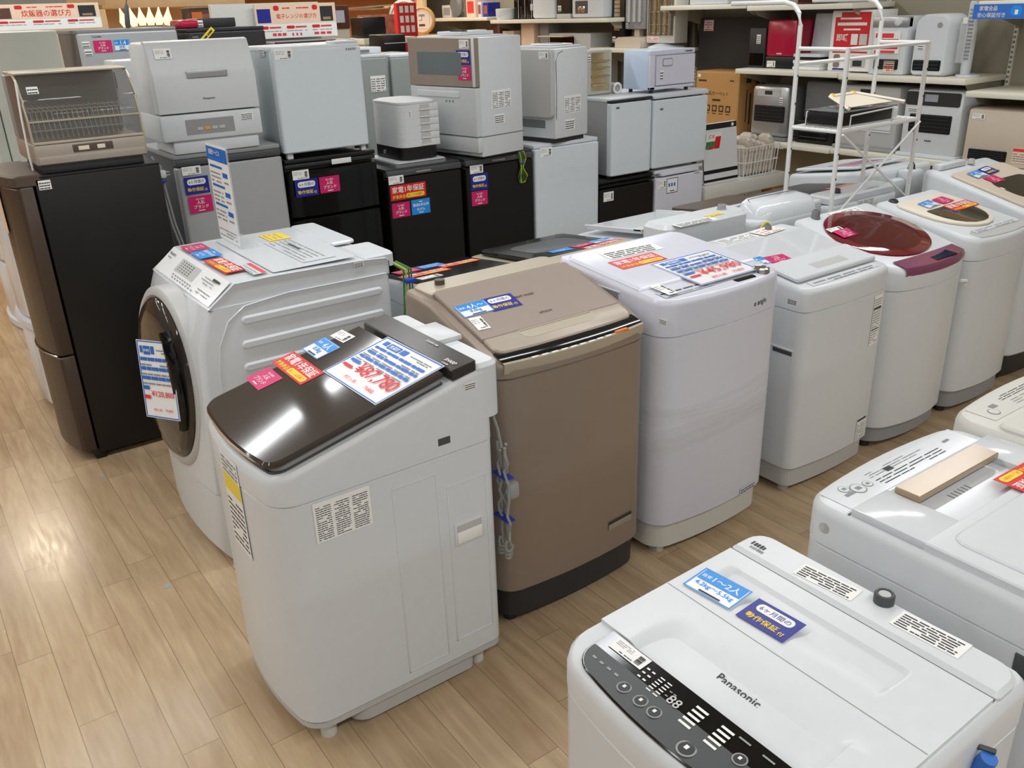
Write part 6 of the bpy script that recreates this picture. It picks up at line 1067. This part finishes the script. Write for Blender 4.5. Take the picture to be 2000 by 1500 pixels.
# ------------------------------------------------------------------ left aisle and the far side of the shop
fr = Fr(0.41, 1.0, 4.52, 5.02, '-x'); root = thing('refrigerator', 'white refrigerator with curved doors just behind the tall black one', 'refrigerator', (0.7, 4.77, 0)); W, D = fr.W, fr.D
mb = MB(fr); mb.box(0, W, 0.08, D, 0.03, 1.08, 'white', 0.01); mb.box(0.02, W - 0.02, 0.06, D, 0, 0.03, 'grey'); mb.build('cabinet', root)
for za, zb in ((0.04, 0.43), (0.49, 1.05)): mb = MB(fr); R = lambda i, z: [(u, v, z) for u, v in rr(i, W - i, 0.02 + i, 0.078, 0.012, 0.004, 0.04)]; mb.loft([R(.004, za), R(0, za + .006), R(0, zb - .006), R(.004, zb)], 'white_gloss'); mb.build('door', root)
mb = MB(fr); R = lambda i, z: [(u, v, z) for u, v in rr(i, W - i, 0.01 + i, 0.078, 0.012, 0.004, 0.045)]; mb.loft([R(0.004, 0.432), R(0, .437), R(0, .47), R(.01, .485)], 'white_cool'); mb.build('door_handle', root)
mb = MB(fr); R = lambda i, z: [(u, v, z) for u, v in rr(i, W - i, 0.0 + i, 0.1, 0.012, 0.004, 0.04)]; mb.loft([R(0.004, 1.052), R(0, 1.058), R(0, 1.075), R(.03, 1.1)], 'chrome'); mb.build('top_trim', root)
fr = Fr(0.5, 1.05, 6.05, 6.65, '-x'); root = thing('refrigerator', 'tall white refrigerator further back along the left aisle', 'refrigerator', (0.78, 6.35, 0)); W, D = fr.W, fr.D
mb = MB(fr); mb.box(0, W, 0.08, D, 0.03, 1.5, 'white', 0.01); mb.build('cabinet', root)
for za, zb in ((0.06, 0.42), (0.44, 1.5)): mb = MB(fr); R = lambda i, z: [(u, v, z) for u, v in rr(i, W - i, 0.02 + i, 0.078, 0.012, 0.004, 0.05)]; mb.loft([R(.004, za), R(0, za + .006), R(0, zb - .006), R(.004, zb)], 'white_gloss'); mb.build('door', root)
mb = MB(fr); R = lambda i, z: [(u, v, z) for u, v in rr(i, W - i, 0.005 + i, 0.1, 0.012, 0.004, 0.05)]; mb.loft([R(0.01, 0.0), R(0, .01), R(0, .05), R(.01, .058)], 'white'); mb.build('kick_plate', root)
root, fr = boxthing('refrigerator', 'tall pale grey green refrigerator at the far left under the rice cooker sign', 'refrigerator', 0.56, 0.885, 5.05, 5.7, 0.0, 1.745, 'fridge_green', 0.008); mb = MB(fr); mb.box(0.01, fr.W - 0.01, -0.05, -0.004, 0.05, 1.0, 'fridge_green', 0.006); mb.build('lower_door', root); mb = MB(fr); mb.box(0.01, fr.W - 0.01, -0.05, -0.004, 1.01, 1.74, 'fridge_green', 0.006); mb.build('upper_door', root)
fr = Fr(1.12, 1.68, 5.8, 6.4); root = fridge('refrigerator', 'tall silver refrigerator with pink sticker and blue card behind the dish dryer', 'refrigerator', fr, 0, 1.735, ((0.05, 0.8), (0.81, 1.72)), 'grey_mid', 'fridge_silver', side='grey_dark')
sticker('brand', root, (1.245, 5.799, 1.645), X_, 0.1, 0.065, -Y_); sticker('ppl', root, (1.35, 5.799, 1.647), X_, 0.09, 0.06, -Y_, arg=('1.4', '目安')); sticker('note', root, (1.155, 5.799, 1.66), X_, 0.04, 0.03, -Y_, arg=2); sticker('note', root, (1.16, 5.799, 1.615), X_, 0.04, 0.035, -Y_, arg=2); letters('TOSHIBA', root, (1.22, 5.799, 1.698), X_, 0.055, 0.01, -Y_)
mb = MB(); root = thing('white_appliance', 'white box appliance with green light between dish dryer and dishwasher', 'appliance', (1.3, 5.2, 0)); mb = MB(); mb.box(1.15, 1.5, 5.2, 5.42, 0.0, 1.585, 'white', 0.01); mb.build('housing', root); mb = MB(); mb.box(1.128, 1.152, 5.21, 5.3, 1.45, 1.53, 'glass_dark', 0.004); mb.box(1.126, 1.13, 5.22, 5.24, 1.46, 1.472, 'led_green'); mb.build('display', root)
root = fridge('refrigerator', 'black refrigerator with yellow tape behind the white dishwasher', 'refrigerator', Fr(1.74, 2.23, 5.8, 6.35), 0, 1.72, ((0.05, 0.8), (0.81, 1.7)), 'charcoal', 'charcoal')
c = Cv((1.835, 5.7992, 1.66), (0.75, 0, 0.66), 0.17, 0.03, -Y_, 'yellow'); c.lines(.05, .25, .9, .5, 1, 'ink', 5, .8); c.build('yellow_tape', root); mark(root, (1.785, 5.799, 1.672), X_, 0.04, 0.008, -Y_, 'grey')
root, fr = boxthing('toaster', 'black toaster oven with white tag on the black refrigerator', 'toaster', 1.86, 2.1, 5.95, 6.2, 1.721, 1.775, 'charcoal', 0.006); sticker('note', root, (1.87, 5.949, 1.745), X_, 0.04, 0.04, -Y_, arg=2)
mb = MB(); mb.box(1.74, 1.85, 5.9, 6.15, 1.7205, 1.77, 'crimson', 0.016); solo(mb, 'hot_plate', 'glossy red appliance on the black refrigerator', 'appliance')
mb = MB(); mb.lathe((1.45, 6.0, 1.736), (0.12, 0, 1), [(0.012, 0), (0.016, 0.02), (0.014, 0.11), (0.004, 0.14)], 'grey_dark', 12); mb.tube([(1.465, 6.0, 1.87), (1.475, 6.0, 1.9), (1.49, 6.0, 1.94), (1.5, 6.0, 2.4)], 0.003, 'ink', 5); solo(mb, 'curling_iron', 'thin dark stick lamp with hanging cord on the tall silver refrigerator', 'stick lamp')
# signs on the aisle behind
def sign(name, label, x0, x1, y, z0, z1, title, pics):
    root = thing(name, label, 'sign', ((x0 + x1) / 2, y, z0)); w, h = x1 - x0, z1 - z0
    c = Cv(((x0 + x1) / 2, y, (z0 + z1) / 2), X_, w, h, -Y_, 'paper', 0.004)
    c.rect(0, .42, 1, .58, 'peach'); c.text(title, .25, .5, .5, .27, 'red'); c.lines(.33, .85, .34, .07, 1, 'red_ink', 3, .6)
    for x in (.22, .7): c.pill(x, .8, .07, .15, 'red')
    for i in range(3): x = .04 + .32 * i; c.pill(x, .27, .1, .09, 'red'); c.rect(x + .11, .29, .14, .05, 'red_ink'); c.lines(x, .2, .26, .04, 1, 'ink_grey', i, .5)
    if pics:
        for i in range(3): c.rect(.18 + .06 * i, .07, .045, .08, 'red_ink'); c.rect(.7 + .08 * i, .07, .06, .07, 'red_ink'); c.rect(.42 + .05 * i, .06, .02, .08, 'red_ink')
    c.rect(.02, .46, .16, .4, 'photo_brown' if not pics else 'navy'); c.rect(.8, .46, .16, .44, 'charcoal'); c.rect(.83, .5, .1, .08, 'gold'); c.build('panel', root)
    mb = MB(); mb.box(x0, x1, y + 0.004, y + 0.02, z0, z1, 'white'); mb.build('backing', root)
sign('shelf_sign', 'peach sign with red rice cooker lettering at the top left corner', 0.72, 1.285, 5.9, 1.747, 1.88, '炊飯器の選び方', False)
sign('shelf_sign', 'peach sign with red microwave lettering behind the pale blue refrigerator', 2.44, 3.055, 6.5, 1.625, 1.852, '電子レンジの選び方', True)
mb = MB(); mb.box(2.15, 2.95, 6.55, 6.6, 0.0, 1.86, 'white_warm', 0.003); solo(mb, 'display_board', 'cream display board behind the microwave sign', 'board')
mb = MB(); mb.box(2.35, 2.95, 6.0, 6.4, 0.0, 1.61, 'grey', 0.006); mb.box(2.36, 2.8, 5.995, 6.0, 1.6, 1.612, 'charcoal'); solo(mb, 'display_unit', 'grey unit with dark top edge behind the pale blue mini refrigerator', 'display unit')
# white units seen between the pale blue refrigerator and the beige door dishwasher
fr = Fr(2.98, 3.19, 6.0, 6.5); root = fridge('refrigerator', 'white refrigerator back with spec label, seen in the gap above the tray dryer', 'refrigerator', fr, 0, 1.5, ((0.05, 1.48),), 'white', 'panel_grey', side='white', top='white'); sticker('spec', root, (3.1, 5.9985, 1.3), X_, 0.12, 0.11, -Y_, arg=6)
fr = Fr(3.22, 3.5, 6.0, 6.5); root = fridge('refrigerator', 'white refrigerator partly hidden behind the beige door dishwasher', 'refrigerator', fr, 0, 1.49, ((0.05, 1.47),), 'white', 'panel_grey', side='white', top='white')
root, fr = boxthing('radio', 'grey and white flat appliance on the white refrigerator in the gap', 'appliance', 2.985, 3.2, 6.1, 6.35, 1.501, 1.545, 'white', 0.006); mb = MB(); mb.box(2.99, 3.1, 6.094, 6.1, 1.51, 1.53, 'grey_mid'); mb.build('control_panel', root)
# wooden display wall with shelves
root = thing('wooden_shelf_unit', 'warm wooden wall shelving with small goods at the far end', 'shelving', (4.6, 9.9, 0))
mb = MB(); mb.box(2.2, 5.72, 10.0, 10.06, 0.0, 2.5, 'wood_panel'); mb.build('back_panel', root)
for z in (1.25, 1.94): mb = MB(); mb.box(3.2, 5.6, 9.6, 10.0, z, z + 0.035, 'wood_light', 0.003); mb.build('shelf_board', root)
mb = MB(); mb.box(5.56, 5.62, 9.5, 10.0, 0, 2.5, 'wood_light', 0.003); mb.build('upright', root)
for i in range(9): x = 3.3 + i * 0.25; mb = MB(); mb.box(x, x + 0.17, 9.7, 9.9, 1.976, 2.1 + 0.05 * (i % 3), ('charcoal', 'cream', 'photo_brown', 'black', 'beige', 'photo_mix', 'charcoal', 'wood', 'paper')[i], 0.006); solo(mb, 'goods_box', 'small boxed goods on the upper wooden shelf', 'box', 'boxed goods on the upper wooden shelf')
mb = MB(); mb.box(1.9, 3.15, 8.6, 9.3, 1.875, 2.35, 'wood_light', 0.004); solo(mb, 'wooden_canopy', 'tan wooden canopy at the top left behind the refrigerators', 'canopy')
mb = MB(); mb.box(0.9, 1.85, 8.2, 8.9, 1.9, 2.4, 'wood_light', 0.004); solo(mb, 'wooden_canopy', 'tan wooden canopy at the far left beside the sign', 'canopy')
mb = MB(); mb.box(0.75, 1.7, 7.6, 7.64, 0.0, 1.86, 'wood_light', 0.004); solo(mb, 'wooden_partition', 'tan wooden panel right of the rice cooker sign', 'panel')
mb = MB(); mb.box(1.5, 3.3, 9.35, 9.4, 0.0, 1.88, 'wood_light', 0.004); solo(mb, 'wooden_partition', 'tan wooden panel under the canopy behind the refrigerators', 'panel')
root = thing('glass_lamp', 'bright glass lamp with pointed shades behind the silver refrigerator', 'lamp', (1.95, 7.4, 0))
mb = MB(); mb.cyl((1.95, 7.4, 0), (0, 0, 1), 0.1, 1.74, 'gold', 14); mb.build('stand', root)
for i in range(6): mb = MB(); mb.lathe((1.78 + 0.06 * i, 7.4, 1.735), (0.2 * (i - 2.5) * 0.4, 0, 1), [(0.02, 0), (0.035, 0.04), (0.012, 0.1), (0.004, 0.13)], 'tube_glow', 12); mb.build('lamp_shade', root)
root, fr = boxthing('picture_box', 'black box with orange food photo behind the black refrigerator', 'box', 2.2, 2.6, 7.2, 7.4, 1.5, 1.85, 'black', 0.004); c = Cv((2.4, 7.198, 1.76), X_, 0.39, 0.15, -Y_, 'photo_brown'); c.rect(.1, .1, .3, .7, 'photo_mix'); c.rect(.42, .2, .2, .7, 'orange'); c.rect(.68, .3, .14, .5, 'peach'); c.rect(.02, .6, .2, .3, 'orange'); c.build('photo', root)
mb = MB(); mb.box(2.15, 2.65, 7.22, 7.4, 0.0, 1.499, 'charcoal', 0.004); solo(mb, 'goods_box', 'plain dark box under the food photo box', 'box')
# clocks and small goods in the middle distance
def clock(label, x, y, z, r, rim, kk):
    root = thing('wall_clock', label, 'clock', (x, y, z - r)); ax = (-0.75, -0.66, 0.05); mb = MB(); mb.lathe((x, y, z), ax, [(r, 0), (r, 0.05), (r * 0.86, 0.055), (r * 0.84, 0.035)], rim, 36); mb.build('rim', root)
    mb = MB(); mb.lathe((x, y, z), ax, [(r * 0.85, 0.02), (r * 0.84, 0.037)], 'clock_face', 30); mb.build('face', root)
    A = Vector(ax).normalized(); Rv = Vector((0.66, -0.75, 0)); o = Vector((x, y, z)) + A * 0.039; c = Cv(o, Rv, r * 1.2, r * 1.2, A, 'clock_face')
    if kk: c.rect(.3, .72, .4, .14, 'grey'); c.rect(.3, .14, .4, .14, 'grey_dark')
    c.rect(.49, .5, .03, .3, 'ink'); c.rect(.3, .49, .2, .03, 'ink'); c.build('hands', root)
clock('white wall clock behind the wooden rimmed one', 4.94, 8.8, 1.72, 0.17, 'white_warm', False); clock('wooden rimmed wall clock leaning above the beige door dishwasher', 5.0, 8.55, 1.68, 0.135, 'gold_rim', True)
mb = MB(); mb.box(4.75, 5.55, 8.3, 9.2, 0.0, 1.53, 'wood', 0.005); solo(mb, 'wooden_counter', 'wooden counter carrying the wall clocks', 'counter')
root, fr = boxthing('speaker', 'black cube speaker box on a white stand in the middle distance', 'box', 4.0, 4.24, 7.95, 8.2, 1.555, 1.735, 'black_satin', 0.006); mark(root, (4.2, 7.949, 1.58), X_, 0.02, 0.006, -Y_, 'paper', 3)
mb = MB(); mb.box(3.95, 4.5, 7.85, 8.3, 1.5, 1.553, 'shelf_white', 0.004); mb.box(3.98, 4.02, 7.9, 8.2, 0, 1.5, 'shelf_white', 0.004); solo(mb, 'display_stand', 'cream stand under the black cube box', 'stand')
mb = MB(); mb.box(3.72, 3.88, 7.0, 7.25, 0.0, 1.45, 'black', 0.006); mb.box(3.7, 3.9, 6.98, 7.27, 1.45, 1.6, 'black_satin', 0.01); mb.box(3.698, 3.902, 6.976, 6.984, 1.53, 1.536, 'grey_light'); solo(mb, 'black_bin', 'black bin with pale line beside the beige door dishwasher', 'bin')
root, fr = boxthing('red_poster', 'red poster stand with white characters left of the clocks', 'sign', 4.5, 4.73, 8.2, 8.25, 0.0, 1.85, 'red', 0.003); c = Cv((4.615, 8.198, 1.7), X_, 0.2, 0.28, -Y_, 'red'); [c.rect(.1 + .3 * i, .08 + .32 * j, .2, .22, 'paper') for i in range(3) for j in range(3)]; c.build('printed_face', root)
mb = MB(); mb.box(4.3, 4.72, 8.6, 8.65, 0.0, 1.75, 'photo_mix', 0.003); solo(mb, 'brown_poster', 'pink and brown picture board between black cube box and red poster', 'picture')
mb = MB(); mb.tube([(4.1, 8.9, 1.8), (4.9, 8.9, 1.83)], 0.02, 'chrome', 8); mb.tube([(4.12, 8.9, 0), (4.12, 8.9, 1.8)], 0.015, 'chrome', 8); solo(mb, 'hanger_rail', 'chrome hanging rail in front of the wooden shelves', 'rail')
mb = MB(); mb.box(3.3, 3.75, 7.7, 7.9, 1.65, 1.84, 'photo_brown', 0.004); mb.box(3.38, 3.43, 7.69, 7.7, 1.67, 1.78, 'paper'); mb.box(3.62, 3.7, 7.69, 7.7, 1.7, 1.8, 'towel_face'); mb.box(3.3, 3.75, 7.72, 7.88, 0.0, 1.65, 'cream'); solo(mb, 'mug_display', 'brown display with pale mugs right of the microwave sign', 'display')
for i, (y, h, k) in enumerate(((8.2, .25, 'photo_brown'), (7.95, .2, 'beige'), (8.45, .22, 'photo_mix'))): mb = MB(); mb.box(5.72, 5.95, y, y + 0.2, 1.3, 1.3 + h + .05, k, 0.004); solo(mb, 'goods_box', ('brown patterned box under the far white shelf', 'beige box under the far white shelf', 'speckled box under the far white shelf')[i], 'box')
shelf('lower white wall shelf under the far boxes', 8.25, 9.35, 1.299)
mb = MB(); mb.box(0.6, 1.0, 8.0, 8.03, 1.86, 2.5, 'window_glow'); solo(mb, 'window_glow_panel', 'pale blue glowing panel standing in for a window above the rice cooker sign', 'panel'); mb = MB(); mb.box(1.03, 1.5, 7.9, 7.93, 1.9, 2.5, 'panel_grey'); solo(mb, 'green_poster', 'pale green picture panel above the rice cooker sign', 'panel')  # first sheet is emissive, added to stand in for a window's bluish glow
# worn dots on the floor
for px, lbl in (((0.445, 2.732), 'small grey oval mark on the floor nearest the camera'), ((0.448, 3.713), 'small grey oval mark on the floor nearer the black refrigerator')):
    mb = MB(); mb.lathe((px[0], px[1], 0.0004), (0, 0, 1), [(0.012, 0), (0.0118, 0.0008)], 'stick_grey', 20); solo(mb, 'floor_dot', lbl, 'sticker')
